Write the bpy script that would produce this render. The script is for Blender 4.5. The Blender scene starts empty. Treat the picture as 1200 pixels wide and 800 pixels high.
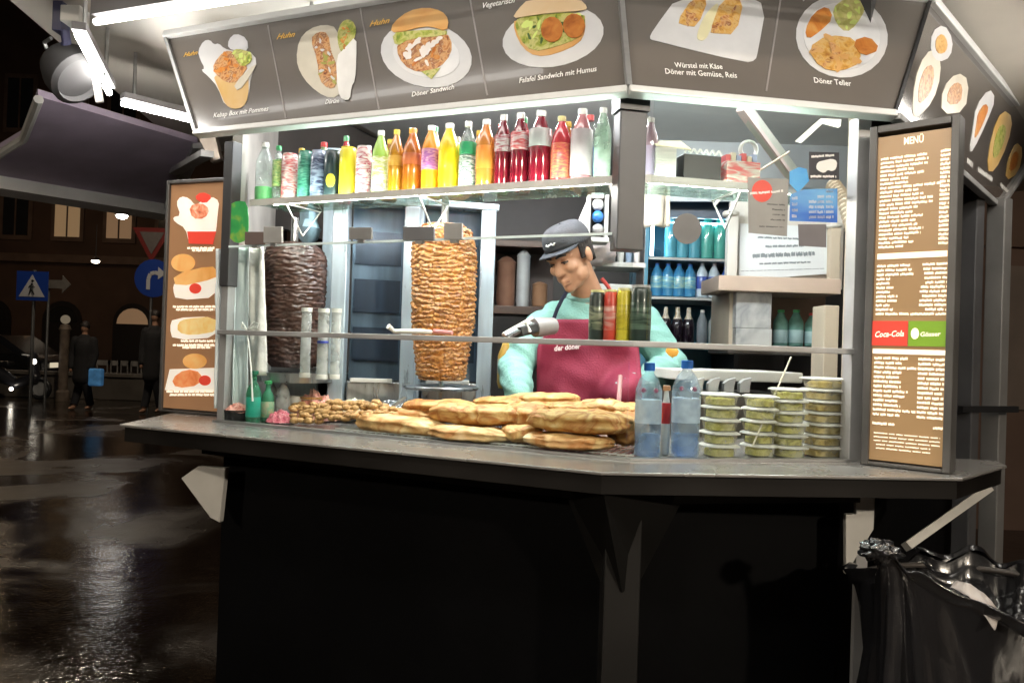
import bpy, bmesh, math, random
from mathutils import Vector, Matrix, noise
from mathutils.bvhtree import BVHTree
R = random.Random(7)
PI = math.pi
sc = bpy.context.scene
COL = sc.collection

# ------------------------------------------------------------------ camera model
F = 950.0; TH = math.radians(1.9); PIT = math.radians(0.5); CZ = 1.5
def ray(px, py):
    u = (px-600)/F; v = (400-py)/F
    a = u*math.cos(TH)-v*math.sin(TH); b = u*math.sin(TH)+v*math.cos(TH)
    return Vector((a, math.cos(PIT)-b*math.sin(PIT), math.sin(PIT)+b*math.cos(PIT)))
CAM = Vector((0, 0, CZ))
def at(px, py, Y):
    d = ray(px, py); return CAM+d*(Y/d.y)
def onz(px, py, z):
    d = ray(px, py); return CAM+d*((z-CZ)/d.z)
class Plane:
    def __init__(s, p, n): s.p = Vector(p); s.n = Vector(n).normalized()
    def hit(s, px, py, off=0.0):
        d = ray(px, py); p = s.p+s.n*off
        return CAM+d*((p-CAM).dot(s.n)/d.dot(s.n))

# ------------------------------------------------------------------ materials
MATS = {}
def mat(name, col, rough=0.5, metal=0.0, var=0.12, scale=12.0, bump=0.0, bscale=40.0, coat=0.0, emit=0.0, ecol=None,
        stretch=None, trans=0.0, rvar=0.0, spec=0.5, sss=0.0):
    if name in MATS: return MATS[name]
    m = bpy.data.materials.new(name); m.use_nodes = True
    nt = m.node_tree; N = nt.nodes; L = nt.links
    b = N['Principled BSDF']
    b.inputs['Roughness'].default_value = rough; b.inputs['Metallic'].default_value = metal
    b.inputs['Coat Weight'].default_value = coat; b.inputs['Transmission Weight'].default_value = trans
    b.inputs['Specular IOR Level'].default_value = spec
    if sss: b.inputs['Subsurface Weight'].default_value = sss; b.inputs['Subsurface Radius'].default_value = (.01,.004,.002)
    tc = N.new('ShaderNodeTexCoord'); mp = N.new('ShaderNodeMapping'); L.new(tc.outputs['Object'], mp.inputs['Vector'])
    if stretch: mp.inputs['Scale'].default_value = stretch
    if var > 0:
        nz = N.new('ShaderNodeTexNoise'); nz.inputs['Scale'].default_value = scale; nz.inputs['Detail'].default_value = 5
        L.new(mp.outputs['Vector'], nz.inputs['Vector'])
        rp = N.new('ShaderNodeValToRGB'); rp.color_ramp.elements[0].position = .3; rp.color_ramp.elements[1].position = .7
        rp.color_ramp.elements[0].color = [max(0, c*(1-var)) for c in col]+[1]
        rp.color_ramp.elements[1].color = [min(1, c*(1+var)) for c in col]+[1]
        L.new(nz.outputs['Fac'], rp.inputs['Fac']); L.new(rp.outputs['Color'], b.inputs['Base Color'])
        if rvar:
            mr = N.new('ShaderNodeMapRange'); mr.inputs['To Min'].default_value = max(.02, rough-rvar); mr.inputs['To Max'].default_value = min(1, rough+rvar)
            L.new(nz.outputs['Fac'], mr.inputs['Value']); L.new(mr.outputs['Result'], b.inputs['Roughness'])
        if emit: L.new(rp.outputs['Color'], b.inputs['Emission Color'])
    else:
        b.inputs['Base Color'].default_value = (*col, 1)
    if emit:
        if ecol or var <= 0:
            b.inputs['Emission Color'].default_value = (*(ecol or col), 1)
        b.inputs['Emission Strength'].default_value = emit
    if bump:
        n2 = N.new('ShaderNodeTexNoise'); n2.inputs['Scale'].default_value = bscale; n2.inputs['Detail'].default_value = 6
        L.new(mp.outputs['Vector'], n2.inputs['Vector'])
        bp = N.new('ShaderNodeBump'); bp.inputs['Strength'].default_value = bump; bp.inputs['Distance'].default_value = .01
        L.new(n2.outputs['Fac'], bp.inputs['Height']); L.new(bp.outputs['Normal'], b.inputs['Normal'])
    MATS[name] = m
    return m
def mottled(name, cols, scale=30.0, rough=.5, bump=.4, emit=0.0, kind='noise', detail=4, stretch=None, coat=0.0):
    """several colours broken up irregularly (food, grilled meat, crusts)"""
    if name in MATS: return MATS[name]
    if name.startswith('printed_'): cols = [tuple(q*f for q, f in zip(c, (.78,.66,.55))) for c in cols]
    m = bpy.data.materials.new(name); m.use_nodes = True
    nt = m.node_tree; N = nt.nodes; L = nt.links; b = N['Principled BSDF']
    b.inputs['Roughness'].default_value = rough; b.inputs['Coat Weight'].default_value = coat
    tc = N.new('ShaderNodeTexCoord'); mp = N.new('ShaderNodeMapping'); L.new(tc.outputs['Object'], mp.inputs['Vector'])
    if stretch: mp.inputs['Scale'].default_value = stretch
    nz = N.new('ShaderNodeTexNoise'); nz.inputs['Scale'].default_value = scale; nz.inputs['Detail'].default_value = detail
    nz.inputs['Distortion'].default_value = .6
    L.new(mp.outputs['Vector'], nz.inputs['Vector'])
    rp = N.new('ShaderNodeValToRGB'); cr = rp.color_ramp
    n = len(cols)
    while len(cr.elements) < n: cr.elements.new(.5)
    for i, c in enumerate(cols):
        cr.elements[i].position = .3+.4*i/(n-1); cr.elements[i].color = (*c, 1)
    L.new(nz.outputs['Fac'], rp.inputs['Fac']); L.new(rp.outputs['Color'], b.inputs['Base Color'])
    if emit:
        L.new(rp.outputs['Color'], b.inputs['Emission Color']); b.inputs['Emission Strength'].default_value = emit
    if bump:
        bp = N.new('ShaderNodeBump'); bp.inputs['Strength'].default_value = bump; bp.inputs['Distance'].default_value = .01
        L.new(nz.outputs['Fac'], bp.inputs['Height']); L.new(bp.outputs['Normal'], b.inputs['Normal'])
    MATS[name] = m
    return m
def glassy(name, tint=(.9,.97,.95), gloss=1.0, rough=.03, solid=0.0, scol=None):
    """thin clear sheet: transparent with fresnel gloss, optionally partly milky"""
    if name in MATS: return MATS[name]
    m = bpy.data.materials.new(name); m.use_nodes = True
    nt = m.node_tree; N = nt.nodes; L = nt.links; N.remove(N['Principled BSDF'])
    out = N['Material Output']
    t = N.new('ShaderNodeBsdfTransparent'); t.inputs['Color'].default_value = (*tint, 1)
    g = N.new('ShaderNodeBsdfGlossy'); g.inputs['Roughness'].default_value = rough
    fr = N.new('ShaderNodeFresnel'); fr.inputs['IOR'].default_value = 1.45
    mu = N.new('ShaderNodeMath'); mu.operation = 'MULTIPLY'; mu.inputs[1].default_value = gloss
    ge = N.new('ShaderNodeNewGeometry'); inv = N.new('ShaderNodeMath'); inv.operation = 'SUBTRACT'; inv.inputs[0].default_value = 1.0
    L.new(ge.outputs['Backfacing'], inv.inputs[1]); m0_ = N.new('ShaderNodeMath'); m0_.operation = 'MULTIPLY'
    L.new(fr.outputs['Fac'], m0_.inputs[0]); L.new(inv.outputs[0], m0_.inputs[1]); L.new(m0_.outputs[0], mu.inputs[0])
    mx = N.new('ShaderNodeMixShader'); L.new(mu.outputs[0], mx.inputs['Fac']); L.new(t.outputs[0], mx.inputs[1]); L.new(g.outputs[0], mx.inputs[2])
    last = mx
    if solid:
        d = N.new('ShaderNodeBsdfDiffuse'); d.inputs['Color'].default_value = (*(scol or tint), 1)
        nz = N.new('ShaderNodeTexNoise'); nz.inputs['Scale'].default_value = 25
        tc = N.new('ShaderNodeTexCoord'); L.new(tc.outputs['Object'], nz.inputs['Vector'])
        mr = N.new('ShaderNodeMapRange'); mr.inputs['From Min'].default_value = .3; mr.inputs['From Max'].default_value = .7
        mr.inputs['To Min'].default_value = max(0, solid-.15); mr.inputs['To Max'].default_value = min(1, solid+.15)
        L.new(nz.outputs['Fac'], mr.inputs['Value'])
        m2 = N.new('ShaderNodeMixShader'); L.new(mr.outputs['Result'], m2.inputs['Fac']); L.new(d.outputs[0], m2.inputs[1])
        m2.inputs['Fac'].default_value = solid
        L.new(mx.outputs[0], m2.inputs[1]); L.new(d.outputs[0], m2.inputs[2]); last = m2
    L.new(last.outputs[0], out.inputs['Surface'])
    MATS[name] = m
    return m
def glow(name, col, s):
    if name in MATS: return MATS[name]
    m = bpy.data.materials.new(name); m.use_nodes = True
    nt = m.node_tree; nt.nodes.remove(nt.nodes['Principled BSDF'])
    e = nt.nodes.new('ShaderNodeEmission'); e.inputs['Color'].default_value = (*col, 1); e.inputs['Strength'].default_value = s
    nt.links.new(e.outputs[0], nt.nodes['Material Output'].inputs['Surface'])
    MATS[name] = m
    return m

# ------------------------------------------------------------------ mesh helpers
class MB:
    def __init__(s): s.v = []; s.f = []
    def add(s, vs, fs):
        o = len(s.v); s.v += [tuple(p) for p in vs]; s.f += [tuple(i+o for i in f) for f in fs]; return s
    def box(s, c, size, ax=None):
        c = Vector(c); X, Y, Z = ax or (Vector((1,0,0)), Vector((0,1,0)), Vector((0,0,1)))
        hx, hy, hz = [q/2 for q in size]
        vs = [c+X*(a*hx)+Y*(b*hy)+Z*(d*hz) for d in (-1,1) for b in (-1,1) for a in (-1,1)]
        return s.add(vs, [(0,2,3,1),(4,5,7,6),(0,1,5,4),(2,6,7,3),(0,4,6,2),(1,3,7,5)])
    def bar(s, a, b, w, h=None, up=(0,0,1)):
        a = Vector(a); b = Vector(b); h = h or w; d = (b-a); l = d.length; d.normalize()
        up = Vector(up); sd = d.cross(up)
        if sd.length < 1e-5: sd = d.cross(Vector((1,0,0)))
        sd.normalize(); u = sd.cross(d).normalized()
        return s.box((a+b)/2, (l, w, h), (d, sd, u))
    def tube(s, pts, rad, n=8, caps=True):
        pts = [Vector(p) for p in pts]; k = len(pts)
        rad = rad if isinstance(rad, (list, tuple)) else [rad]*k
        vs = []; fs = []; prev = None
        for i in range(k):
            d = (pts[min(i+1,k-1)]-pts[max(i-1,0)]).normalized()
            if prev is None:
                t = Vector((0,0,1)) if abs(d.z) < .9 else Vector((1,0,0)); a = d.cross(t).normalized()
            else:
                a = (prev-d*prev.dot(d)).normalized()
            prev = a; b = d.cross(a)
            for j in range(n):
                q = 2*PI*j/n; vs.append(pts[i]+(a*math.cos(q)+b*math.sin(q))*rad[i])
        for i in range(k-1):
            for j in range(n):
                fs.append((i*n+j, i*n+(j+1)%n, (i+1)*n+(j+1)%n, (i+1)*n+j))
        if caps: fs += [tuple(range(n-1,-1,-1)), tuple((k-1)*n+j for j in range(n))]
        return s.add(vs, fs)
    def lathe(s, prof, c=(0,0,0), n=18, sx=1, sy=1, ax=None, rough=0.0):
        c = Vector(c); X, Y, Z = ax or (Vector((1,0,0)), Vector((0,1,0)), Vector((0,0,1)))
        vs = []; fs = []; k = len(prof)
        for r, z in prof:
            for j in range(n):
                q = 2*PI*j/n; rr = max(r, .0002)*(1+rough*R.uniform(-1,1)); vs.append(c+X*(rr*math.cos(q)*sx)+Y*(rr*math.sin(q)*sy)+Z*z)
        for i in range(k-1):
            for j in range(n):
                fs.append((i*n+j, i*n+(j+1)%n, (i+1)*n+(j+1)%n, (i+1)*n+j))
        fs += [tuple(range(n-1,-1,-1)), tuple((k-1)*n+j for j in range(n))]
        return s.add(vs, fs)
    def ell(s, c, rad, ax=None, n=20, m=12):
        prof = []
        c = Vector(c); X, Y, Z = ax or (Vector((1,0,0)), Vector((0,1,0)), Vector((0,0,1)))
        vs = []; fs = []
        for i in range(m+1):
            t = PI*i/m
            for j in range(n):
                q = 2*PI*j/n; sr = max(math.sin(t), .002)
                vs.append(c+X*(rad[0]*sr*math.cos(q))+Y*(rad[1]*sr*math.sin(q))-Z*(rad[2]*math.cos(t)))
        for i in range(m):
            for j in range(n):
                fs.append((i*n+j, i*n+(j+1)%n, (i+1)*n+(j+1)%n, (i+1)*n+j))
        fs += [tuple(range(n-1,-1,-1)), tuple(m*n+j for j in range(n))]
        return s.add(vs, fs)
    def slab(s, pts, n, t):
        """polygon pts extruded by t along n"""
        n = Vector(n); k = len(pts); pts = [Vector(p) for p in pts]
        vs = pts+[p+n*t for p in pts]
        fs = [tuple(range(k-1,-1,-1)), tuple(range(k,2*k))]+[(i,(i+1)%k,k+(i+1)%k,k+i) for i in range(k)]
        return s.add(vs, fs)
    def grid(s, P, nu, nv, closed=False):
        vs = [P(i/(nu-1 if not closed else nu), j/(nv-1)) for j in range(nv) for i in range(nu)]
        fs = []
        for j in range(nv-1):
            for i in range(nu if closed else nu-1):
                a = j*nu+i; b = j*nu+(i+1)%nu
                fs.append((a, b, b+nu, a+nu))
        return s.add(vs, fs)
    def mesh(s, name):
        me = bpy.data.meshes.new(name); me.from_pydata(s.v, [], s.f)
        bm = bmesh.new(); bm.from_mesh(me); bmesh.ops.recalc_face_normals(bm, faces=bm.faces); bm.to_mesh(me); bm.free()
        return me
    def build(s, name, m, parent=None, smooth=False, bev=0.0, sub=0, thick=0.0):
        me = s.mesh(name)
        return link(name, me, m, parent, smooth, bev, sub, thick)
def link(name, me, m, parent=None, smooth=False, bev=0.0, sub=0, thick=0.0):
    o = bpy.data.objects.new(name, me); COL.objects.link(o)
    if m: me.materials.clear(); me.materials.append(m)
    if smooth:
        for p in me.polygons: p.use_smooth = True
        if smooth != 'all':
            me.set_sharp_from_angle(angle=math.radians(40))
    if thick:
        q = o.modifiers.new('s', 'SOLIDIFY'); q.thickness = thick
    if bev:
        q = o.modifiers.new('b', 'BEVEL'); q.width = bev; q.segments = 2; q.limit_method = 'ANGLE'; q.angle_limit = math.radians(40)
    if sub:
        q = o.modifiers.new('u', 'SUBSURF'); q.levels = sub; q.render_levels = sub
    if parent is not None:
        o.parent = parent; o.matrix_parent_inverse = parent_inv(parent)
    return o
def world_of(o):
    m = o.matrix_basis.copy()
    if o.parent is not None: m = world_of(o.parent) @ o.matrix_parent_inverse @ m
    return m
def parent_inv(p): return world_of(p).inverted()
def tag(o, label=None, cat=None, group=None, kind=None):
    if label: o['label'] = label
    if cat: o['category'] = cat
    if group: o['group'] = group
    if kind: o['kind'] = kind
    return o
def thing(name, label, cat, loc=(0,0,0), group=None, rz=0.0):
    o = bpy.data.objects.new(name, None); COL.objects.link(o); o.location = loc; o.rotation_euler = (0,0,rz); o.empty_display_size = .05
    return tag(o, label, cat, group)
def local(o, parent):
    """a mesh whose coordinates are already local to its parent"""
    o.parent = parent; o.matrix_parent_inverse = Matrix(); return o
def text_mesh(txt, size, shear=0.0, bold=0.0, spacing=1.0):
    cu = bpy.data.curves.new('t', 'FONT'); cu.body = txt; cu.size = size; cu.shear = shear; cu.align_x = 'LEFT'; cu.offset = bold; cu.space_character = spacing
    cu.resolution_u = 2
    o = bpy.data.objects.new('t', cu); COL.objects.link(o)
    dg = bpy.context.evaluated_depsgraph_get()
    me = bpy.data.meshes.new_from_object(o.evaluated_get(dg))
    v = [p.co.copy() for p in me.vertices]; f = [tuple(p.vertices) for p in me.polygons]
    bpy.data.objects.remove(o); bpy.data.curves.remove(cu); bpy.data.meshes.remove(me)
    return v, f
def lettering(mb, txt, a, b, n, shear=0.0, bold=0.0, hs=1.0, spacing=1.0):
    """text whose baseline runs from point a to point b on a surface with normal n"""
    v, f = text_mesh(txt, 1.0, shear, bold, spacing)
    w = max(p.x for p in v)-min(p.x for p in v); x0 = min(p.x for p in v)
    a = Vector(a); b = Vector(b); u = (b-a); k = u.length/w; u.normalize(); up = Vector(n).cross(u).normalized()
    mb.add([a+u*((p.x-x0)*k)+up*(p.y*k*hs) for p in v], f)
    return mb
def scrawl(mb, a, b, h, n, rr, dens=.014):
    """a line of writing too small to read: word-sized runs of strokes"""
    a = Vector(a); b = Vector(b); u = (b-a); L = u.length; u.normalize(); up = Vector(n).cross(u).normalized()
    x = 0
    while x < L-.001:
        w = min(rr.uniform(.012, .035), L-x); e = x+w; q = x
        while q < e-.0005:
            c = min(rr.uniform(.0022, .0042), e-q); hh = h*rr.uniform(.75, 1.0); lo = h*rr.choice([0, 0, 0, -.15])
            p = a+u*q+up*lo
            mb.add([p, p+u*c*.86, p+u*c*.86+up*hh, p+up*hh], [(0,1,2,3)])
            q += c
        x = e+.003
    return mb

# ------------------------------------------------------------------ plan of the kiosk
ZC = 1.25                                             # counter top
A_ = Vector((-.891, 2.444, 0)); B_ = Vector((.281, 1.872, 0)); C_ = Vector((.842, 1.991, 0)); D_ = Vector((1.85, 3.20, 0))
G_ = Vector((-.98, 3.2, 0)); H_ = Vector((-.45, 4.7, 0)); E_ = Vector((1.6, 4.7, 0))
Z3 = Vector((0, 0, 1))
class Face:
    def __init__(s, P, Q, inward):
        s.P = P; s.u = (Q-P).normalized(); s.len = (Q-P).length; n = Vector((-s.u.y, s.u.x, 0))
        if n.dot(inward) < 0: n = -n
        s.n = n
    def pt(s, t, ins, z): return s.P+s.u*t+s.n*ins+Z3*z
    def hit(s, px, py, ins=0.0):
        return Plane(s.P+s.n*ins, s.n).hit(px, py)
INW = Vector((.3, 3.2, 0))
F1 = Face(B_, A_, INW-B_); F2 = Face(B_, C_, INW-B_); F3 = Face(C_, D_, INW-C_); F0 = Face(A_, G_, INW-A_)
def offset_line(pts, d):
    """offset an open polyline by d to its right-hand side (miter joints)"""
    out = []
    for i, p in enumerate(pts):
        ns = []
        for a, b in ((i-1, i), (i, i+1)):
            if 0 <= a and b < len(pts):
                u = (pts[b]-pts[a]).normalized(); ns.append(Vector((u.y, -u.x, 0)))
        n = sum(ns, Vector())
        n = n.normalized() if len(ns) > 1 else ns[0]
        out.append(p+n*(d/max(.3, n.dot(ns[0]))))
    return out
FRONT = [G_, A_, B_, C_, D_]                          # runs left to right: its right-hand side points at the camera
def lift(pts, z): return [Vector((p.x, p.y, z)) for p in pts]
def strip(mb, pts, z0, z1, t):
    """wall along a polyline, thickness t inwards, one closed ring"""
    inn = offset_line(pts, -t)
    return mb.slab(lift(list(pts)+inn[::-1], z0), Z3, z1-z0)

# ------------------------------------------------------------------ shared materials
alu = mat('aluminium', (.5,.5,.5), .33, .9, .12, 6, .05, 200, stretch=(1,1,8), rvar=.08)
alu_dull = mat('dull_aluminium', (.42,.42,.42), .5, .5, .15, 9, rvar=.1)
alu_light = mat('pale_aluminium', (.62,.61,.58), .45, .1, .1, 8)
steel = mat('brushed_steel', (.5,.51,.52), .3, 1.0, .15, 5, .06, 150, stretch=(14,14,1), rvar=.1)
counter_m = mat('counter_steel', (.36,.345,.325), .26, .5, .08, 5, .03, 60, rvar=.08)
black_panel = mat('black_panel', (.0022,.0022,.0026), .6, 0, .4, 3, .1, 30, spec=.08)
dark_metal = mat('dark_metal', (.075,.066,.06), .45, .3, .25, 6, rvar=.1)
dark_grey = mat('dark_grey_paint', (.05,.05,.052), .45, .1, .2, 5, rvar=.1)
black = mat('black_plastic', (.012,.012,.013), .4, 0, .2, 20)
soffit_m = mat('soffit_sheet', (.56,.52,.46), .45, .0, .1, 2.5, .03, 6, rvar=.08)
purple_m = mat('flap_underside', (.50,.42,.53), .6, 0, .18, 4, .05, 30)
white_plastic = mat('white_plastic', (.75,.74,.70), .4, 0, .06, 12)
cream = mat('cream_panel', (.62,.52,.40), .5, 0, .12, 5, rvar=.1)
glass = glassy('window_glass', (.96,.985,.98), .9)
shelf_glass = glassy('shelf_glass', (.8,.92,.88), 1.0, .05, .18, (.55,.68,.62))
tube_m = glow("tube_glow", (1.0,.965,.90), 9.0)
tube_left = glow('left_glow', (1.0,.965,.90), 75.0)
tube_fill = glow('front_fill_glow', (1.0,.955,.87), 85.0)  # glow of the added front fill tubes
tube_in = glow('inside_glow', (.95,.98,1.0), 300.0)

# ------------------------------------------------------------------ the kiosk itself
kiosk = thing('snack_kiosk', 'brightly lit steel and black snack kiosk with glazed serving counter on wet ground', 'kiosk', (B_.x, B_.y, 0))
ZS = 2.1                                              # underside of the fascia
ROOF = 2.50
base_line = offset_line(FRONT, -.03)
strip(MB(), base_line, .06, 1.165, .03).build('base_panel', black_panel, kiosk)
# plinth the floor stands on
inner = [offset_line(FRONT, -.065)[i] for i in range(5)]
MB().slab(lift(inner+[E_, H_], .10), Z3, .09).build('floor_plate', dark_metal, kiosk)
# counter sheet
cL0 = onz(200,484,ZC); cL = onz(140,497,ZC); cV = onz(705,553,ZC); cR = onz(1128,560,ZC); cRR = onz(1180,545,ZC)
cl = [Vector((p.x, p.y, 0)) for p in (cL0, cL, cV, cR, cRR)]
inn = offset_line(FRONT, -.52)
tail = cl[4]+Vector((.03,.10,0))
top_poly = cl+[tail, C_+F3.u*.22+F3.n*(-.02), C_+F3.u*.3+F3.n*.3, inn[2]+Vector((.05,.25,0)), inn[2], inn[1]+Vector((.0,.05,0)), A_+F0.n*-.0+F0.u*.34+Vector((-.16,0,0))]
apron_m = mat('apron_paint', (.010,.0085,.0075), .4, 0, .3, 5, rvar=.1, spec=.3)
ctr = MB().slab(lift(top_poly, ZC-.007), Z3, .007).build('counter', counter_m, kiosk, bev=.002)
ap = offset_line(cl, -.012)
MB().slab(lift(ap+offset_line(ap, -.012)[::-1], ZC-.048), Z3, .0405).build('counter_apron', apron_m, ctr)
# skirt under the counter from post to post
k2 = [F1.pt(F1.len-.02, -.06, 0), B_+(cV.xy.to_3d()-B_)*.35, F2.pt(F2.len-.015, -.06, 0)]
k2 = [Vector((p.x,p.y,0)) for p in k2]
MB().slab(lift(k2+offset_line(k2, -.02)[::-1], ZC-.088), Z3, .0805).build('counter_skirt', apron_m, ctr)
# post under the vertex with its spread bracket
pv = B_+(cV.xy.to_3d()-B_)*.25
pw = .04
po = MB().box((pv.x, pv.y, .585), (pw*2, pw*2, 1.17)).build('support_post', mat('post_paint', (.017,.016,.015), .45, .2, .25, 6), kiosk, bev=.004)
cvp = cV.xy.to_3d()
t_ = [F1.pt(.155,-.045,1.2)+Z3*0, cvp*.9+B_*.1+Z3*1.2, F2.pt(.13,-.045,1.2)]
b_ = [pv+Vector((-pw-.004,.0,.985)), pv+Vector((0,-pw-.006,.975)), pv+Vector((pw+.004,.0,.985))]
MB().add(t_+b_, [(0,1,2),(5,4,3),(0,3,4,1),(1,4,5,2),(2,5,3,0)]).build('spread_bracket', mat('bracket_paint', (.007,.0065,.006), .5, 0, .2, 6, spec=.3), po)
# pale triangular gussets at both ends of the base
def gusset(pix, Y, ny):
    p = [at(x, y, Y) for x, y in pix]
    return MB().slab(p, Vector(ny), .02).build('counter_gusset', alu_light, kiosk, bev=.002)
gusset([(212,560),(232,546),(264,548),(257,612),(246,606)], 2.36, (.3,.95,0))
gusset([(1003,575),(1026,574),(1024,620),(991,673),(991,603),(1003,602)], 1.93, (.1,.99,0))
MB().box(C_+F2.u*.0-F2.n*.045+Z3*.56,(.03,.012,1.1),(F2.u,F2.n,Z3)).build('corner_strip', alu_dull, kiosk)
brace = MB().bar(at(1062,640,1.98), at(1158,572,2.06), .02, .028, (0,-1,.5)).build('counter_brace', alu_light, kiosk)
# window posts
lp = A_+Vector((.02,.03,0)); rp_ = C_+Vector((.01,.03,0))
ax1 = (F1.u, F1.n, Z3); ax2 = (F2.u, F2.n, Z3)
MB().box(lp+Z3*1.88, (.035,.04,.44), ax1).build('window_post', dark_grey, kiosk, bev=.002)
MB().box(lp+Z3*1.465, (.028,.03,.43), ax1).build('window_post', alu_dull, kiosk, bev=.002)
MB().box(rp_+Z3*1.675, (.036,.04,.85), ax2).build('window_post', alu_dull, kiosk, bev=.002)
pc = B_+Vector((-.02,.03,0))
zb = F2.hit(732,292).z
cp = MB().box((pc.x,pc.y,(zb+2.06)/2), (.066,.05,2.06-zb), ax2).build('hanging_post', mat('grey_profile', (.075,.075,.078), .45, .2, .15, 6, rvar=.1), kiosk, bev=.003)
MB().box((pc.x,pc.y,2.08), (.074,.058,.036), ax2).build('post_bracket', black, cp)
# rail and panes
zr1 = F1.hit(250,389).z; zr1b = F1.hit(620,399).z; zr2 = F2.hit(995,415).z
zr = (zr1+zr1b)/2
print('rail z', zr1, zr1b, zr2, 'glass top', F1.hit(300,287).z, F1.hit(600,280).z, F1.hit(715,275).z)
rail_pts = [F1.pt(F1.len, 0, 0), B_.copy(), F2.pt(F2.len, 0, 0)]
MB().slab(lift(rail_pts+offset_line(rail_pts, -.018)[::-1], zr-.007), Z3, .014).build('glass_rail', alu_dull, kiosk, bev=.002)
zg = F1.hit(500,282).z
def pane(f, t0, t1, z0, z1, ins=.006):
    return MB().slab([f.pt(t0,ins,z0), f.pt(t1,ins,z0), f.pt(t1,ins,z1), f.pt(t0,ins,z1)], f.n, .005).build('glass_pane', glass, kiosk)
pane(F1, .012, F1.len-.03, ZC+.004, zr-.009); pane(F2, .012, F2.len-.03, ZC+.004, zr-.009)
u1 = pane(F1, .012, F1.len-.03, zr+.009, zg); pane(F2, .035, F2.len-.03, zr+.009, 2.09)
MB().bar(F1.pt(.02,.008,zg+.003), F1.pt(F1.len-.03,.008,zg+.003), .006, .006).build('glass_edge', mat('glass_edge', (.7,.8,.78), .2, 0, .1, 20, emit=.12), u1)  # bright edge line put in as faint emission
# channel that carries the panes
MB().slab(lift(offset_line(rail_pts,.004)+offset_line(rail_pts,-.02)[::-1], ZC+.0005), Z3, .006).build('glass_channel', alu, kiosk)
# drinks shelf
zsh = F1.hit(690,212,.08).z; print('shelf z', zsh, F1.hit(295,234,.08).z, F2.hit(870,224,.08).z)
zsh = (zsh+F1.hit(295,234,.08).z)/2
so = offset_line([F1.pt(F1.len-.05,0,0), B_.copy(), F2.pt(F2.len-.02,0,0)], -.07); si = offset_line([F1.pt(F1.len-.05,0,0), B_.copy(), F2.pt(F2.len-.02,0,0)], -.25)
so = [Vector((p.x,p.y,0)) for p in so]; si = [Vector((p.x,p.y,0)) for p in si]
sh = MB().slab(lift(so+si[::-1], zsh-.008), Z3, .008).build('drinks_shelf', shelf_glass, kiosk)
fr_ = offset_line(so, .001); fr2 = offset_line(so, .007)
MB().slab(lift(fr2+fr_[::-1], zsh-.018), Z3, .019).build('shelf_edge', alu_light, sh)
def wire_bracket(f, t):
    m = MB(); a = f.pt(t,.08,zsh-.014); b = f.pt(t,.24,zsh-.014); c = f.pt(t,.16,zsh-.10)
    m.tube([a, b, c, a], .003, 6)
    m.build('shelf_bracket', alu_light, sh)
for f, t in ((F1,F1.len-.18),(F1,F1.len*.5),(F1,.1),(F2,.3)): wire_bracket(f, t)
# roof slab, front overhang widened to carry added fill tubes; underside is the soffit
OV = 0.20
OUT = [Vector((-1.76,4.15,0)), Vector((-1.54,2.36,0)), Vector((-1.05,.75,0)), Vector((.9,.55,0)), Vector((2.6,1.9,0)), Vector((3.6,4.1,0)), Vector((2.2,5.2,0)), Vector((-.6,5.2,0))]
MB().slab(lift(OUT, ROOF), Z3, .09).build('roof', soffit_m, kiosk)
# walls: outer skins and inner linings
dark_wall = mat('dark_skin', (.03,.028,.028), .5, .1, .2, 6)
back_dark = mat('dark_lining', (.05,.042,.038), .5, 0, .3, 4, rvar=.1)
MB().slab(lift([A_+Vector((.0,.08,0)), G_, G_+Vector((.03,0,0)), A_+Vector((.03,.08,0))], ZC+.001), Z3, ROOF-ZC-.003).build('side_lining', mat('pale_lining', (.5,.46,.42), .5, .1, .2, 6, rvar=.1), kiosk)
w3 = MB().slab(lift([C_+F3.u*.05, D_, D_+F3.n*.03, C_+F3.u*.05+F3.n*.03], 1.17), Z3, ROOF-1.172).build('side_panel', dark_wall, kiosk)
MB().slab(lift([C_+F3.u*.06+F3.n*.032, D_+F3.n*.032, D_+F3.n*.05, C_+F3.u*.06+F3.n*.05], 1.26), Z3, ROOF-1.262).build('side_lining', cream, kiosk)
MB().slab(lift([D_, E_, E_-Vector((.03,0,0)), D_-Vector((.04,0,0))], .1), Z3, ROOF-.102).build('side_panel', back_dark, kiosk)
MB().slab(lift([E_, H_, H_-Vector((0,.03,0)), E_-Vector((.031,.03,0))], .1), Z3, ROOF-.102).build('back_panel', back_dark, kiosk)
gh = (H_-G_).normalized(); gn = Vector((gh.y,-gh.x,0)); gl = (H_-G_).length
wz0, wz1, wt0, wt1 = 1.36, 1.95, .02, .62
def ghbox(t0, t1, z0, z1, nm, m):
    return MB().slab([G_+gh*t0+Z3*z0, G_+gh*t1+Z3*z0, G_+gh*t1+Z3*z1, G_+gh*t0+Z3*z1], gn, .03).build(nm, m, kiosk)
ghbox(.0, gl-.03, .1, wz0, 'back_panel', steel); ghbox(.0, gl-.03, wz1, ROOF-.002, 'back_panel', back_dark)
ghbox(wt1, gl-.03, wz0+.001, wz1-.001, 'back_panel', back_dark); ghbox(0, wt0, wz0+.001, wz1-.001, 'back_panel', alu_light)

in_ = offset_line(FRONT, -.12)
MB().slab(lift([p for p in in_]+[E_-Vector((.06,.06,0)), H_-Vector((-.03,.06,0))], ROOF-.012), Z3, .01).build('ceiling_panel', mat('ceiling_white', (.62,.62,.60), .4, .1, .08, 3), kiosk)
MB().slab([at(x,y,3.75) for x,y in ((752,236),(1000,236),(1000,110),(752,110))],(0,1,0),.02).build('reflector_panel', mat('reflector_steel', (.40,.42,.43), .35, .4, .25, 2.5, rvar=.1, stretch=(1,1,.4)), kiosk)  # added pale sheet, reflects light to brighten the upper right
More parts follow.
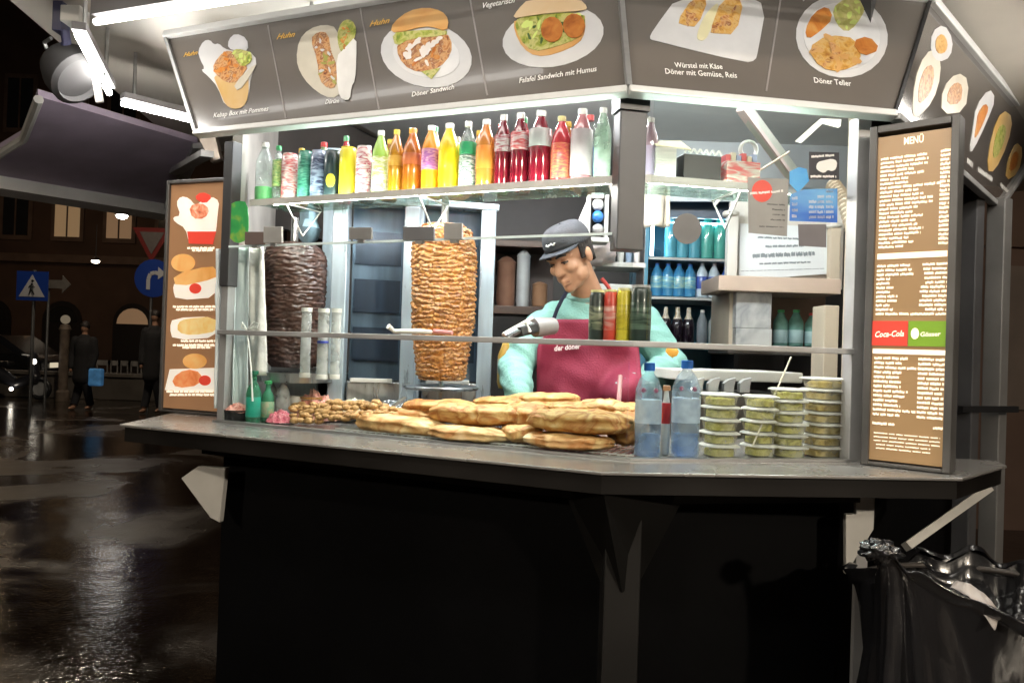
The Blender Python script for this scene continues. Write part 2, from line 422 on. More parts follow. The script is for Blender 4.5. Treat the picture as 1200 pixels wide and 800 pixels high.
# raised side flap with its frame, and gas strut
def flap_pts():
    zh = 2.40
    a = onz(232,168,zh); b = onz(45,113,zh)
    c = at(27,160,b.y+.55); d = at(-45,200,4.0); e = at(196,243,4.55)
    return a, b, c, d, e
fa, fb, fc, fd, fe = flap_pts()
pl = Plane(fa, (fb-fa).cross(fe-fa)); 
fc = pl.hit(27,160); fd = pl.hit(-45,203); 
fn = pl.n if pl.n.z > 0 else -pl.n
flap = MB().slab([fa, fb, fc, fd, fe], fn, .03).build('awning_flap', purple_m, kiosk)
MB().bar(fd-fn*.012, fe-fn*.012, .10, .10, fn).build('flap_trim', mat('flap_white', (.80,.78,.74), .5, 0, .08, 6), flap)
mm = MB(); mm.tube([fb-fn*.012, fc-fn*.012, pl.hit(-20,190)-fn*.012], .018, 8); mm.build('flap_frame', alu_light, flap)
MB().bar(fa-fn*.01, fe-fn*.02, .05, .03, fn).build('flap_frame', alu_dull, flap)
mm = MB(); mm.bar(at(243,180,3.2), at(196,206,4.3), .05, .025); mm.build('flap_arm', alu_dull, flap)
mm = MB(); mm.slab([at(x,y,3.35) for x,y in ((232,160),(252,160),(258,186),(247,190))], (0,1,0), .04); mm.build('flap_bracket', mat('beige_metal', (.5,.43,.37), .5, .2, .1, 8), flap)

# ------------------------------------------------------------------ tube lamps
def tube_lamp(a, b, label, house=True, r=.0095, g='light tubes under the roof', m=None):
    a = Vector(a); b = Vector(b); m_ = (a+b)/2
    t = thing('tube_lamp', label, 'lamp', m_, g)
    o = MB().tube([a, b], r, 10).build('tube', m or tube_m, t, smooth=True)
    if a.z < 2.33:
        MB().bar(a+Z3*.027, b+Z3*.027, .036, .022).build('housing', mat('lamp_housing', (.25,.24,.25), .5, .2, .1, 8), t)
        for f_ in (.15,.85): MB().tube([a.lerp(b,f_)+Z3*.04, a.lerp(b,f_)+Z3*(ROOF-a.z-.001)],.006,6).build('hanger', alu, t)
    elif house:
        MB().bar(a+Z3*(.015+(ROOF-a.z-.017)/2), b+Z3*(.015+(ROOF-a.z-.017)/2), .036, ROOF-a.z-.017).build('housing', mat('lamp_housing', (.25,.24,.25), .5, .2, .1, 8), t)
    return t
zt = 2.375; zb_ = 2.31
tube_lamp(onz(112,26,zt), onz(560,-45,zt), 'long bright white tube lamp under the front roof edge above the box and wrap pictures')
tube_lamp(onz(92,42,zb_), onz(128,109,zb_), 'short steep tube lamp under the side soffit beside the white heater', m=tube_left)
tube_lamp(onz(143,121,zb_), onz(229,142,zb_), 'bright tube lamp just above the purple awning flap, ending at the fascia corner', m=tube_left)
tube_lamp(Vector((.40,1.56,zt)), Vector((.95,1.68,zt)), 'tube lamp under the front roof edge above the plate picture sign')
tube_lamp(Vector((1.18,1.84,zt)), Vector((2.0,2.78,zt)), 'tube lamp above the side sign, mirrored in its glossy face', m=glow('side_glow', (1.0,.95,.86), 40.0))
tube_lamp(Vector((-.85,1.15,2.44)), Vector((.25,.85,2.44)), 'added fill tube lamp under the widened roof overhang in front of the counter', m=tube_fill)  # added tube, out of view, fills the counter and sign from the front
tube_lamp(Vector((.45,.82,2.44)), Vector((1.35,1.05,2.44)), 'added fill tube lamp under the widened roof overhang before the plate sign', m=tube_fill)  # second added tube, also out of view
# inside
tube_lamp(F1.pt(.1,.06,2.17), F1.pt(1.2,.06,2.17), 'tube lamp behind the fascia lighting the drinks bottles', r=.011)
tube_lamp(F2.pt(.1,.06,2.17), F2.pt(.5,.06,2.17), 'short tube lamp behind the fascia above the hanging post', r=.011)
tube_lamp(Vector((-.55,2.72,2.385)), Vector((.35,2.42,2.385)), 'ceiling tube lamp over the grill inside the kiosk', m=tube_in)
tube_lamp(Vector((.5,2.4,2.385)), Vector((1.25,2.62,2.385)), 'ceiling tube lamp on the fridge side inside the kiosk', m=glow('inside_glow_side', (.95,.98,1.0), 110.0))

for f_, a_, b_, lab_ in ((F1, .08, F1.len-.12, 'long added light strip hidden under the front edge of the drinks shelf'), (F2, .06, F2.len-.06, 'short added light strip hidden under the shelf end above the stickers')):
    t = thing('shelf_fill_light', lab_, 'lamp', f_.pt((a_+b_)/2, .09, zsh-.012), 'added light strips under the drinks shelf')
    MB().bar(f_.pt(a_, .088, zsh-.0112), f_.pt(b_, .088, zsh-.0112), .012, .004).build('tube', glow('strip_fill_glow', (1,.97,.9), 110.0), t)  # added strip, lights the food and the server from above
# fan heater hung under the soffit, upper left
ht = thing('patio_heater', 'round whitish heater lamp hung from the soffit by a blue and black bracket', 'heater', onz(85,40,2.42))
hc = at(88,88,2.5); ha = (Vector((.75,-.2,-.62))).normalized(); hx = ha.cross(Z3).normalized(); hy = hx.cross(ha)
MB().lathe([(.03,-.09),(.065,-.075),(.085,-.03),(.09,.02),(.075,.03),(.07,.012),(.0,.01)], hc, 24, ax=(hx,hy,ha)).build('shade', mat('heater_shell', (.045,.044,.046), .8, .0, .15, 8), ht, smooth=True)
MB().bar(at(110,75,2.47), at(117,120,2.47), .012, .02).build('rim', alu_light, ht)
MB().box(at(88,20,2.45), (.06,.06,.05)).build('junction_box', white_plastic, ht, bev=.004)
MB().box(at(72,22,2.45), (.03,.05,.09)).build('bracket', mat('navy', (.03,.03,.07), .5), ht, bev=.003)
MB().tube([at(76,35,2.44), at(78,50,2.45), at(74,62,2.47)], .014, 8).build('arm', mat('navy', (.03,.03,.07)), ht, smooth=True)
MB().tube([at(60,45,2.44), at(52,50,2.46), at(55,58,2.47)], .006, 6).build('hook', alu, ht, smooth=True)

# ------------------------------------------------------------------ picture signs above the window
sV = onz(736,103,ZS); sL = onz(230,154,ZS); sR = onz(1048,132,ZS); sRR = onz(1171,241,ZS)
ZT = 2.44
tLp = onz(195,43,ZT); tRp = onz(1089,0,ZT)
def mkplane(a, b, c):
    n = (b-a).cross(c-a).normalized()
    if n.dot(CAM-a) < 0: n = -n
    return Plane(a, n)
S1 = mkplane(sL, sV, tLp); S2 = mkplane(sV, sR, tRp); S3 = mkplane(sR, sRR, tRp)
def meet(P, Q, z):
    # point of both planes at height z
    A = Matrix(((P.n.x, P.n.y), (Q.n.x, Q.n.y))); r = Vector((P.n.dot(P.p)-P.n.z*z, Q.n.dot(Q.p)-Q.n.z*z))
    x = A.inverted() @ r; return Vector((x.x, x.y, z))
tV = meet(S1, S2, ZT); tR = meet(S2, S3, ZT)
tL = tLp
d3 = (sRR-sR).normalized(); tRR = tR+d3*((sRR-sR).length)
tRR = S3.hit(1225,163)
sign_m = mat("sign_print", (.128,.112,.099), .26, 0, .08, 3, .0, coat=.3)
white_ink = mat('white_ink', (.85,.83,.80), .4, 0, 0)
amber_ink = mat('amber_ink', (.75,.42,.06), .4, 0, 0)
paper_w = mat('printed_white', (.62,.61,.61), .35, 0, .06, 14)
pale_wrap = mat('printed_wrap', (.60,.55,.45), .35, 0, .1, 14)
bun_m = mottled('printed_bun', [(.72,.38,.12),(.82,.52,.2),(.85,.6,.3)], 9, .35, 0)
lettuce_m = mottled('printed_lettuce', [(.12,.26,.03),(.42,.55,.08),(.72,.78,.35),(.25,.4,.05)], 45, .35, 0)
meat_m = mottled('printed_meat', [(.18,.05,.02),(.62,.28,.09),(.8,.55,.3),(.35,.12,.04),(.85,.72,.55)], 55, .35, 0)
orange_m = mottled('printed_orange', [(.6,.2,.03),(.78,.33,.06),(.82,.48,.15)], 35, .35, 0)
chips_m = mottled('printed_chips', [(.5,.24,.04),(.8,.5,.12),(.85,.65,.3),(.62,.33,.08)], 60, .35, 0)
ball_m = mottled('printed_ball', [(.4,.13,.02),(.62,.24,.05),(.7,.33,.08)], 40, .35, 0)
cone_m = mottled('printed_cone', [(.75,.5,.12),(.8,.62,.3),(.85,.75,.55)], 8, .35, 0)
line_m = mat('print_line', (.28,.25,.24), .35, 0, 0)
def sign(label, P, pts, S):
    t = thing('picture_sign', label, 'sign', S.p, 'food picture signs round the kiosk roof')
    MB().slab(pts, -S.n, .03).build('panel', sign_m if S is not S3 else mat('glossy_print', (.14,.125,.115), .10, 0, .08, 3, coat=1.0), t)
    return t
def sm(pts):
    """smooth a traced outline (one round of corner cutting)"""
    out = []
    k = len(pts)
    for i in range(k):
        a, b = Vector(pts[i]), Vector(pts[(i+1) % k]); out += [a.lerp(b, .25), a.lerp(b, .75)]
    return out
LAY = [0]
def pic(S, parent, name, m, pts, layer, smooth=2):
    pts = [Vector(p) for p in pts]
    for _ in range(smooth): pts = sm(pts)
    off = .0012*layer
    LAY[0] += 1
    off += .00002*(LAY[0] % 30)
    return MB().slab([S.hit(p.x, p.y, off) for p in pts], -S.n, .0011).build(name, m, parent)
def Z(sc_, ox, oy, *pts): return [(x/sc_+ox, y/sc_+oy) for x, y in pts]
def oval(cx, cy, rx, ry, tilt=0, n=26):
    t = math.radians(tilt)
    return [(cx+rx*math.cos(a)*math.cos(t)-ry*math.sin(a)*math.sin(t), cy+rx*math.cos(a)*math.sin(t)+ry*math.sin(a)*math.cos(t)) for a in [2*PI*i/n for i in range(n)]]
def cap(S, parent, txt, a, b, m=white_ink, hs=1.0, bold=.012, shear=.0, off=.003):
    n = S.n
    return lettering(MB(), txt, S.hit(*a, off), S.hit(*b, off), n, shear, bold, hs).build('lettering', m, parent)
def dividers(S, parent, lines):
    for (x0, y0, x1, y1) in lines:
        MB().bar(S.hit(x0, y0, .001), S.hit(x1, y1, .001), .004, .0015, S.n).build('divider_line', line_m, parent)
def extra(S, root, pts, m, layer=3, k=12, seed=1, size=6.0):
    """small irregular printed morsels strewn inside a traced outline"""
    rr = random.Random(seed); cx = sum(p[0] for p in pts)/len(pts); cy = sum(p[1] for p in pts)/len(pts)
    mb = MB()
    for i in range(k):
        a = R.choice(pts); t = rr.uniform(.0, .85); x = cx+(a[0]-cx)*t; y = cy+(a[1]-cy)*t
        q = oval(x, y, size*rr.uniform(.4,1), size*rr.uniform(.18,.45), rr.uniform(0,180), 8)
        q = [(u+rr.uniform(-.5,.5), v+rr.uniform(-.5,.5)) for u, v in q]
        ps = [S.hit(u, v, .0012*layer+.0002+.00003*i) for u, v in q]
        mb.add(ps, [tuple(range(8))])
    return mb.build('garnish_print', m, root)

# front sign
g1 = sign('long dark picture sign with box, wrap and two sandwich plates above the drinks shelf', S1, [sL, sV, tV, tL], S1)
dividers(S1, g1, [(314,30,335,139),(422,9,444,128),(551,0,571,112)])
o = (6.667,195,30)
pic(S1, g1, 'food_box_picture', paper_w, Z(*o,(245,200),(290,120),(340,112),(370,150),(410,140),(450,180),(520,200),(640,190),(715,275),(660,390),(640,560),(600,650),(460,640),(400,480),(330,400),(270,350),(300,335),(265,270)), 1, 1)
fb_ = g1.children[-1]
pic(S1, fb_, 'flap_picture', mat('printed_shade', (.68,.67,.69), .35), Z(*o,(480,180),(485,110),(540,60),(630,100),(640,200),(560,200)), 2, 1)
pic(S1, fb_, 'cone_picture', cone_m, Z(*o,(360,380),(470,420),(520,440),(640,360),(640,560),(600,640),(520,655),(460,620),(410,500)), 2, 1)
P_ = Z(*o,(365,300),(450,200),(520,200),(650,300),(560,440),(470,450),(370,370))
pic(S1, fb_, 'filling_picture', meat_m, P_, 3, 1); extra(S1, fb_, P_, orange_m, 4, 14, 3, 5)
P_ = Z(*o,(510,200),(560,180),(660,210),(670,280),(590,330),(540,260))
pic(S1, fb_, 'lettuce_picture', lettuce_m, P_, 4, 1); extra(S1, fb_, P_, mat('printed_pale_green', (.6,.7,.2), .35), 5, 10, 4, 4)
pic(S1, fb_, 'paper_picture', pale_wrap, Z(*o,(520,460),(715,275),(660,390),(560,520)), 4, 1)
cap(S1, g1, 'Kebap Box mit Pommes', (250,138), (314,130), hs=1.1)
cap(S1, g1, 'Huhn', (215,67), (231,64), amber_ink, .9, shear=.3)
o = (6.667,320,10)
w_ = pic(S1, g1, 'wrap_picture', pale_wrap, Z(*o,(180,400),(200,250),(280,160),(400,125),(500,150),(540,350),(540,600),(500,700),(400,690),(280,600),(210,500)), 1, 1)
P_ = Z(*o,(290,240),(350,180),(430,190),(450,330),(500,450),(495,610),(430,630),(360,560),(345,400))
pic(S1, w_, 'filling_picture', meat_m, P_, 2, 1); extra(S1, w_, P_, mat('printed_olive', (.35,.35,.08), .35), 3, 12, 5, 5); extra(S1, w_, P_, paper_w, 4, 8, 6, 4)
P_ = Z(*o,(500,200),(530,110),(590,80),(640,120),(650,200),(600,300),(545,360),(510,300))
pic(S1, w_, 'topping_picture', lettuce_m, P_, 2, 1); extra(S1, w_, P_, orange_m, 3, 9, 8, 4)
pic(S1, w_, 'roll_picture', mat('printed_cloth', (.77,.75,.72), .35), Z(*o,(490,380),(560,310),(650,210),(650,400),(640,560),(610,610),(600,715),(540,715),(505,650)), 3, 1)
cap(S1, g1, 'Dürüm', (381,122), (397,120.5), hs=1.2)
cap(S1, g1, 'Huhn', (324,46.5), (345,43), amber_ink, .9, shear=.3)
o = (6.667,420,0)
w_ = pic(S1, g1, 'plate_picture', paper_w, oval(420+530/6.667, 430/6.667, 54, 37.5, 12), 1, 0)
pic(S1, w_, 'plate_well_picture', mat('printed_well', (.7,.69,.69), .35), oval(420+530/6.667, 425/6.667, 40, 27, 12), 2, 0)
P_ = Z(*o,(300,340),(400,250),(690,250),(740,360),(690,480),(560,570),(400,550),(310,450))
pic(S1, w_, 'filling_picture', meat_m, P_, 3, 1)
extra(S1, w_, P_, mat('printed_onion', (.82,.74,.68), .35), 5, 16, 9, 9); extra(S1, w_, P_, orange_m, 4, 8, 10, 8)
P_ = Z(*o,(260,260),(400,240),(690,230),(690,280),(400,300),(290,370)); pic(S1, w_, 'lettuce_picture', lettuce_m, P_, 4, 1)
pic(S1, w_, 'lettuce_picture', lettuce_m, Z(*o,(490,560),(640,530),(570,620)), 4, 0)
pic(S1, w_, 'bun_picture', bun_m, Z(*o,(250,255),(270,180),(390,85),(530,58),(650,85),(705,150),(690,250),(560,205),(450,220),(350,250)), 5, 1)
cap(S1, g1, 'Döner Sandwich', (482.5,113.5), (532,104.5), hs=1.1)
cap(S1, g1, 'Huhn', (433,31.5), (456,27), amber_ink, .9, shear=.3)
o = (7.06,560,0)
w_ = pic(S1, g1, 'plate_picture', paper_w, oval(560+622/7.06, 305/7.06, 60, 35, -11), 1, 0)
P_ = Z(*o,(300,170),(400,130),(880,95),(890,240),(830,320),(640,390),(450,430),(340,320))
pic(S1, w_, 'bread_picture', bun_m, Z(*o,(300,150),(885,95),(890,260),(840,360),(640,450),(480,470),(370,400),(300,260)), 2, 1)
pic(S1, w_, 'lettuce_picture', lettuce_m, P_, 3, 1); extra(S1, w_, P_, mat('printed_dark_green', (.05,.1,.02), .35), 4, 10, 12, 6); extra(S1, w_, P_, mat('printed_pale_green', (.6,.7,.2)), 4, 12, 13, 7)
pic(S1, w_, 'falafel_picture', ball_m, oval(560+612/7.06, 245/7.06, 13, 15, 0, 14), 5, 0); pic(S1, w_, 'falafel_picture', ball_m, oval(560+795/7.06, 215/7.06, 13, 14.5, 0, 14), 5, 0)
pic(S1, w_, 'bun_picture', mottled('printed_pale_bun', [(.8,.62,.36),(.84,.74,.55),(.84,.68,.45)], 8, .35, 0), Z(*o,(285,155),(330,80),(420,-10),(840,-10),(910,60),(880,90),(600,108),(400,135)), 6, 1)
cap(S1, g1, 'Falafel Sandwich mit Humus', (608.5,97.5), (699,83.5), hs=1.2)
cap(S1, g1, 'Vegetarisch', (565,10), (603,3), white_ink, 1.2, shear=.2)
trim_m = mat('trim_metal', (.68,.68,.67), .38, .15, .06, 8)
def trim(a, b, S, parent, w, h, m=None):
    m = m or trim_m
    return MB().bar(a, b, w, h, S.n).build('trim', m, parent, bev=.003)
lowout = Vector((0,0,-.008))
trim(sL+lowout, sV+lowout, S1, g1, .018, .03); trim(tL, tV, S1, g1, .022, .034)
MB().bar(sL+S1.n*.004, tL+S1.n*.004, .01, .012, S1.n).build('trim', alu_dull, g1)
# middle sign
g2 = sign('dark picture sign with square plate and round plate above the hanging stickers', S2, [sV, sR, tR, tV], S2)
dividers(S2, g2, [(915,-2,898,107)])
o = (7.27,750,0)
w_ = pic(S2, g2, 'square_plate_picture', paper_w, Z(*o,(80,325),(110,260),(330,-40),(900,-40),(1075,50),(1005,440),(985,515),(900,535),(110,345)), 1, 1)
for q in (((310,190),(450,-20),(590,-20),(490,230),(390,220)),((590,275),(700,-20),(890,-20),(820,295),(640,285))):
    P_ = Z(*o,*q); pic(S2, w_, 'roll_picture', chips_m, P_, 2, 1); extra(S2, w_, P_, meat_m, 3, 8, 14, 7)
pic(S2, w_, 'sauce_picture', mat('printed_sauce', (.74,.68,.42), .35), Z(*o,(500,240),(570,100),(690,0),(610,230),(560,350),(480,340)), 2, 2)
cap(S2, g2, 'Würstel mit Käse', (791,79), (847,81), hs=1.2); cap(S2, g2, 'Döner mit Gemüse, Reis', (780,86.5), (864,91.5), hs=1.2)
o = (6,890,0)
w_ = pic(S2, g2, 'plate_picture', paper_w, oval(890+580/6, 258/6, 54, 48, 10), 1, 0)
pic(S2, w_, 'plate_well_picture', mat('printed_well', (.7,.69,.69)), oval(890+580/6, 255/6, 45, 39, 10), 2, 0)
P_ = Z(*o,(320,210),(380,90),(480,40),(520,130),(430,220),(340,280)); pic(S2, w_, 'rice_picture', orange_m, P_, 3, 1)
P_ = Z(*o,(510,60),(600,-10),(700,-10),(750,60),(680,180),(610,230),(540,170)); pic(S2, w_, 'lettuce_picture', mottled('printed_cabbage', [(.42,.5,.12),(.66,.72,.3),(.76,.8,.5)], 50, .35, 0), P_, 3, 1); extra(S2, w_, P_, mat('printed_pale_green', (.6,.7,.2)), 4, 12, 15, 6)
P_ = Z(*o,(335,340),(480,245),(690,270),(720,440),(570,505),(430,480)); pic(S2, w_, 'chips_picture', chips_m, P_, 4, 1); extra(S2, w_, P_, bun_m, 5, 22, 16, 8); extra(S2, w_, P_, meat_m, 6, 7, 17, 6)
P_ = Z(*o,(650,290),(770,250),(855,350),(720,400)); pic(S2, w_, 'meat_picture', ball_m, P_, 5, 1)
cap(S2, g2, 'Döner Teller', (954.5,97), (998,101), hs=1.2)
trim(sV+lowout, sR+lowout, S2, g2, .018, .03); trim(tV, tR, S2, g2, .022, .034)
MB().bar(sV+S2.n*.006, tV+S2.n*.006, .012, .014, S2.n).build('corner_strip', alu, g2)
MB().bar(sR+S2.n*.004, tR+S2.n*.004, .008, .01, S2.n).build('corner_strip', black, g2)
# side sign
g3 = sign('side picture sign seen steeply, with pictures of wraps and cones and a glaring reflection', S3, [sR, sRR, tRR, tR], S3)
o = (3.2,1050,0)
for nm, m1, m2, q in (('wrap_picture', pale_wrap, meat_m, ((60,430),(70,300),(110,200),(160,180),(170,280),(140,380),(80,445))),
                  ('wrap_picture', pale_wrap, meat_m, ((170,430),(175,330),(230,270),(275,300),(260,420))),
                  ('plate_picture', paper_w, chips_m, ((130,200),(135,120),(180,90),(215,150),(205,215),(160,235))),
                  ('cone_picture', paper_w, orange_m, ((275,570),(290,480),(300,400),(350,330),(375,370),(340,460),(290,565))),
                  ('cone_picture', cone_m, lettuce_m, ((340,640),(360,500),(400,410),(440,440),(420,540),(370,645))),
                  ('cone_picture', cone_m, ball_m, ((410,680),(420,600),(450,530),(478,560),(460,650)))):
    P_ = Z(*o,*q); cx = sum(p[0] for p in P_)/len(P_); cy = sum(p[1] for p in P_)/len(P_)
    w_ = pic(S3, g3, nm, m1, P_, 1, 1); pic(S3, w_, 'filling_picture', m2, [(cx+(x-cx)*.55, cy+(y-cy)*.55) for x, y in P_], 2, 1)
mm = MB()
for a, b in (((1133,190),(1140,197)),((1146,201),(1163,213)),((1172,218),(1182,228)),((1178,232),(1183,238))):
    scrawl(mm, S3.hit(*a,.003), S3.hit(*b,.003), .018, S3.n, R)
mm.build('lettering', white_ink, g3)
trim(sR+lowout, sRR+lowout, S3, g3, .018, .03, alu_dull); trim(tR, tRR, S3, g3, .022, .034)
trim(sRR, tRR, S3, g3, .02, .03, alu_dull)

# ------------------------------------------------------------------ menu boards standing on the counter
lit_brown = mat('lit_menu_print', (.29,.175,.08), .35, 0, .06, 4, emit=.50)
lit_white = mat('lit_lettering', (.85,.78,.62), .4, 0, 0, emit=.75, ecol=(1,.87,.66))
frame_m = mat('menu_frame', (.11,.105,.10), .45, .3, .2, 8, rvar=.1)
def board_frame(t, P0, ux, n, w, h, b, depth, m=frame_m):
    up = Z3; c = lambda x, z: P0+ux*x+up*z-n*(depth/2-.006)
    ax = (ux, n, up)
    o = MB().box(c(b/2, h/2), (b, depth, h), ax).build('frame', m, t, bev=.002)
    MB().box(c(w-b/2, h/2), (b, depth, h), ax).build('frame', m, t, bev=.002)
    MB().box(c(w/2, b*.25), (w-2*b-.001, depth, b*.5), ax).build('frame', m, t, bev=.002)
    MB().box(c(w/2, h-b*.5), (w-2*b-.001, depth, b), ax).build('frame', m, t, bev=.002)
    MB().box(P0+ux*(w/2)+up*(h/2)-n*(depth-.01), (w-2*b-.001, .006, h-b*1.7-.001), ax).build('back_plate', black, t)
# right board
m0 = onz(1009,543,ZC+.002); m1 = onz(1114,555,ZC+.002)
mu = (m1-m0).normalized(); mn = Vector((mu.y, -mu.x, 0)); 
M1 = Plane(m0, mn); mw = (m1-m0).length; mh = M1.hit(1012,152).z-ZC; 
print('menu w h', mw, mh, m0, m1)
t = thing('menu_board', 'tall lit brown menu board with rows of cream writing, a red and a green badge', 'menu board', m0, 'lit menu boards on the counter')
board_frame(t, m0, mu, mn, mw, mh, .017, .05)
def mp(x, z, off=0.0): return m0+mu*(x*mw)+Z3*(z*mh)+mn*off
MB().slab([mp(.07,.016,-.004), mp(.93,.016,-.004), mp(.93,.968,-.004), mp(.07,.968,-.004)], -mn, .006).build('lit_panel', lit_brown, t)
rr = random.Random(3); mm = MB()
lettering(mm, 'MENÜ', mp(.39,.936,.0), mp(.61,.936,.0), mn, 0, .02, 1.5)
lens = [.55,.57,.56,.40,.52,.34,.34,.72,.46,.52,.63,.63,.46,.40,.52,.44,.46,.53,.50,.36,.42,.3]
for i, l in enumerate(lens):
    z = .898-i*.0124
    scrawl(mm, mp(.13,z), mp(.13+l*.95,z), .0062, mn, rr); scrawl(mm, mp(.80,z+.003), mp(.905,z+.003), .0066, mn, rr)
for i in range(12):
    z = .582-i*.0128
    l = rr.choice([.16,.18,.2,.25,.35,.42,.16])
    if i in (0,1): l = .4
    if i == 11: l = .5
    scrawl(mm, mp(.12,z), mp(.12+l,z), .0062, mn, rr); scrawl(mm, mp(rr.uniform(.6,.68),z), mp(.905,z), .0062, mn, rr)
for i in range(15):
    z = .312-i*.0137
    if i == 13: continue
    l = rr.uniform(.25,.42)+(.15 if i in (2,11) else 0)
    scrawl(mm, mp(.12,z), mp(.12+l,z), .0064, mn, rr); scrawl(mm, mp(.62 if i < 13 else .8,z), mp(.905,z), .0064, mn, rr)
for i in range(5):
    z = .094-i*.011; scrawl(mm, mp(.14+.03*(i > 2),z), mp(.88-.1*(i > 2),z), .0030, mn, rr)
mm.build('lettering', lit_white, t)
mm = MB(); mm.add([mp(.12,.605), mp(.90,.605), mp(.90,.622), mp(.12,.622)], [(0,1,2,3)]); mm.build('heading_bar', lit_white, t)
mm = MB(); mm.add([mp(.10,.328), mp(.91,.328), mp(.91,.342), mp(.10,.342)], [(0,1,2,3)]); mm.build('heading_bar', lit_white, t)
def badge(x0, x1, z0, z1, m):
    return MB().slab([mp(x0,z0,.002), mp(x1,z0,.002), mp(x1,z1,.002), mp(x0,z1,.002)], -mn, .002).build('badge', m, t)
b1 = badge(.09,.495,.352,.424, mat('lit_red', (.6,.05,.03), .4, 0, .05, 5, emit=.55)); b2 = badge(.505,.91,.352,.424, mat('lit_green', (.16,.28,.02), .4, 0, .1, 5, emit=.5))
lettering(MB(), 'Coca-Cola', mp(.13,.376,.004), mp(.46,.380,.004), mn, .35, .02, 1.3).build('lettering', lit_white, b1)
MB().slab([mp(.58+.045*math.cos(a),.388+.016*math.sin(a),.004) for a in [2*PI*i/16 for i in range(16)]], mn, .0005).build('emblem', lit_white, b2)
lettering(MB(), 'Gösser', mp(.64,.380,.004), mp(.86,.382,.004), mn, .1, .02, 1.0).build('lettering', lit_white, b2)
# left board
l0 = at(187,476,2.72); l0.z = ZC+.002
l1 = at(262,474,2.62); l1.z = ZC+.002
lu = (l1-l0).normalized(); ln = Vector((lu.y,-lu.x,0)); LB = Plane(l0, ln); lw = (l1-l0).length; lh = LB.hit(192,213).z-ZC
t = thing('menu_board', 'lit orange-brown picture menu board with four snack pictures beside the window post', 'menu board', l0, 'lit menu boards on the counter')
board_frame(t, l0, lu, ln, lw, lh, .012, .05)
MB().slab([l0+lu*.006+Z3*.012+ln*-.004, l0+lu*(lw-.006)+Z3*.012+ln*-.004, l0+lu*(lw-.006)+Z3*(lh-.014)+ln*-.004, l0+lu*.006+Z3*(lh-.014)+ln*-.004], -ln, .006).build('lit_panel', mat('lit_orange_print', (.28,.145,.07), .35, 0, .08, 4, emit=.40), t)
def lit(mname, cols, sc_=40): return mottled('lit_'+mname, cols, sc_, .4, 0, .5)
lp_w = mat('lit_paper', (.75,.68,.58), .4, 0, .08, 12, emit=.55)
lb = lit('bun', [(.6,.26,.06),(.72,.4,.14)], 12); lmeat = lit('meat', [(.35,.06,.03),(.65,.2,.1),(.75,.5,.35)], 45); lred = lit('red', [(.5,.04,.03),(.6,.12,.06)], 30)
o = (2.667,180,200)
w_ = pic(LB, t, 'box_picture', lp_w, Z(*o,(70,100),(85,80),(110,85),(130,110),(150,95),(180,80),(205,95),(200,130),(195,190),(185,225),(110,225),(100,180),(65,160),(60,145),(85,140)), 1, 1)
pic(LB, w_, 'filling_picture', lmeat, Z(*o,(110,110),(150,100),(175,120),(160,150),(120,150)), 2, 1); pic(LB, w_, 'box_front_picture', lred, Z(*o,(105,190),(195,190),(185,230),(110,228)), 2, 0); pic(LB, w_, 'garnish_picture', lred, Z(*o,(125,85),(150,65),(185,80),(160,105)), 2, 1)
w_ = pic(LB, t, 'sausage_picture', lp_w, Z(*o,(60,370),(65,350),(200,300),(205,395),(70,405)), 1, 1)
pic(LB, w_, 'sausage_roll_picture', lb, Z(*o,(60,325),(180,295),(200,315),(200,335),(70,365)), 2, 1); pic(LB, w_, 'sauce_picture', lred, oval(180+130/2.667,200+368/2.667,7,6), 2, 0)
pic(LB, t, 'bun_picture', lb, oval(180+92/2.667,200+288/2.667,14,10.5), 1, 0)
w_ = pic(LB, t, 'roll_picture', lp_w, Z(*o,(50,490),(60,460),(190,455),(205,520),(60,530)), 1, 1); pic(LB, w_, 'chips_picture', lit('chips', [(.65,.4,.1),(.75,.55,.25)], 30), Z(*o,(75,475),(100,462),(190,455),(205,500),(120,515),(75,505)), 2, 1)
w_ = pic(LB, t, 'plate_picture', lp_w, Z(*o,(35,685),(50,620),(205,615),(205,690)), 1, 0); pic(LB, w_, 'meat_picture', lit('orange', [(.6,.15,.04),(.75,.3,.12)], 40), Z(*o,(55,650),(100,618),(150,630),(145,670),(70,680)), 2, 1); pic(LB, w_, 'sauce_picture', lred, oval(180+160/2.667,200+655/2.667,7,6), 2, 0)
pic(LB, t, 'bun_picture', lb, oval(180+128/2.667,200+595/2.667,14,9), 2, 0)
mm = MB()
for (y, x0, x1) in ((245,105,190),(252,120,185),(428,60,195),(437,70,190),(535,85,200),(548,60,200),(555,90,180),(693,40,200),(703,50,195)):
    scrawl(mm, LB.hit(180+x0/2.667,200+y/2.667,.003), LB.hit(180+x1/2.667,200+y/2.667,.003), .008, ln, rr)
mm.build('lettering', lit_white, t)

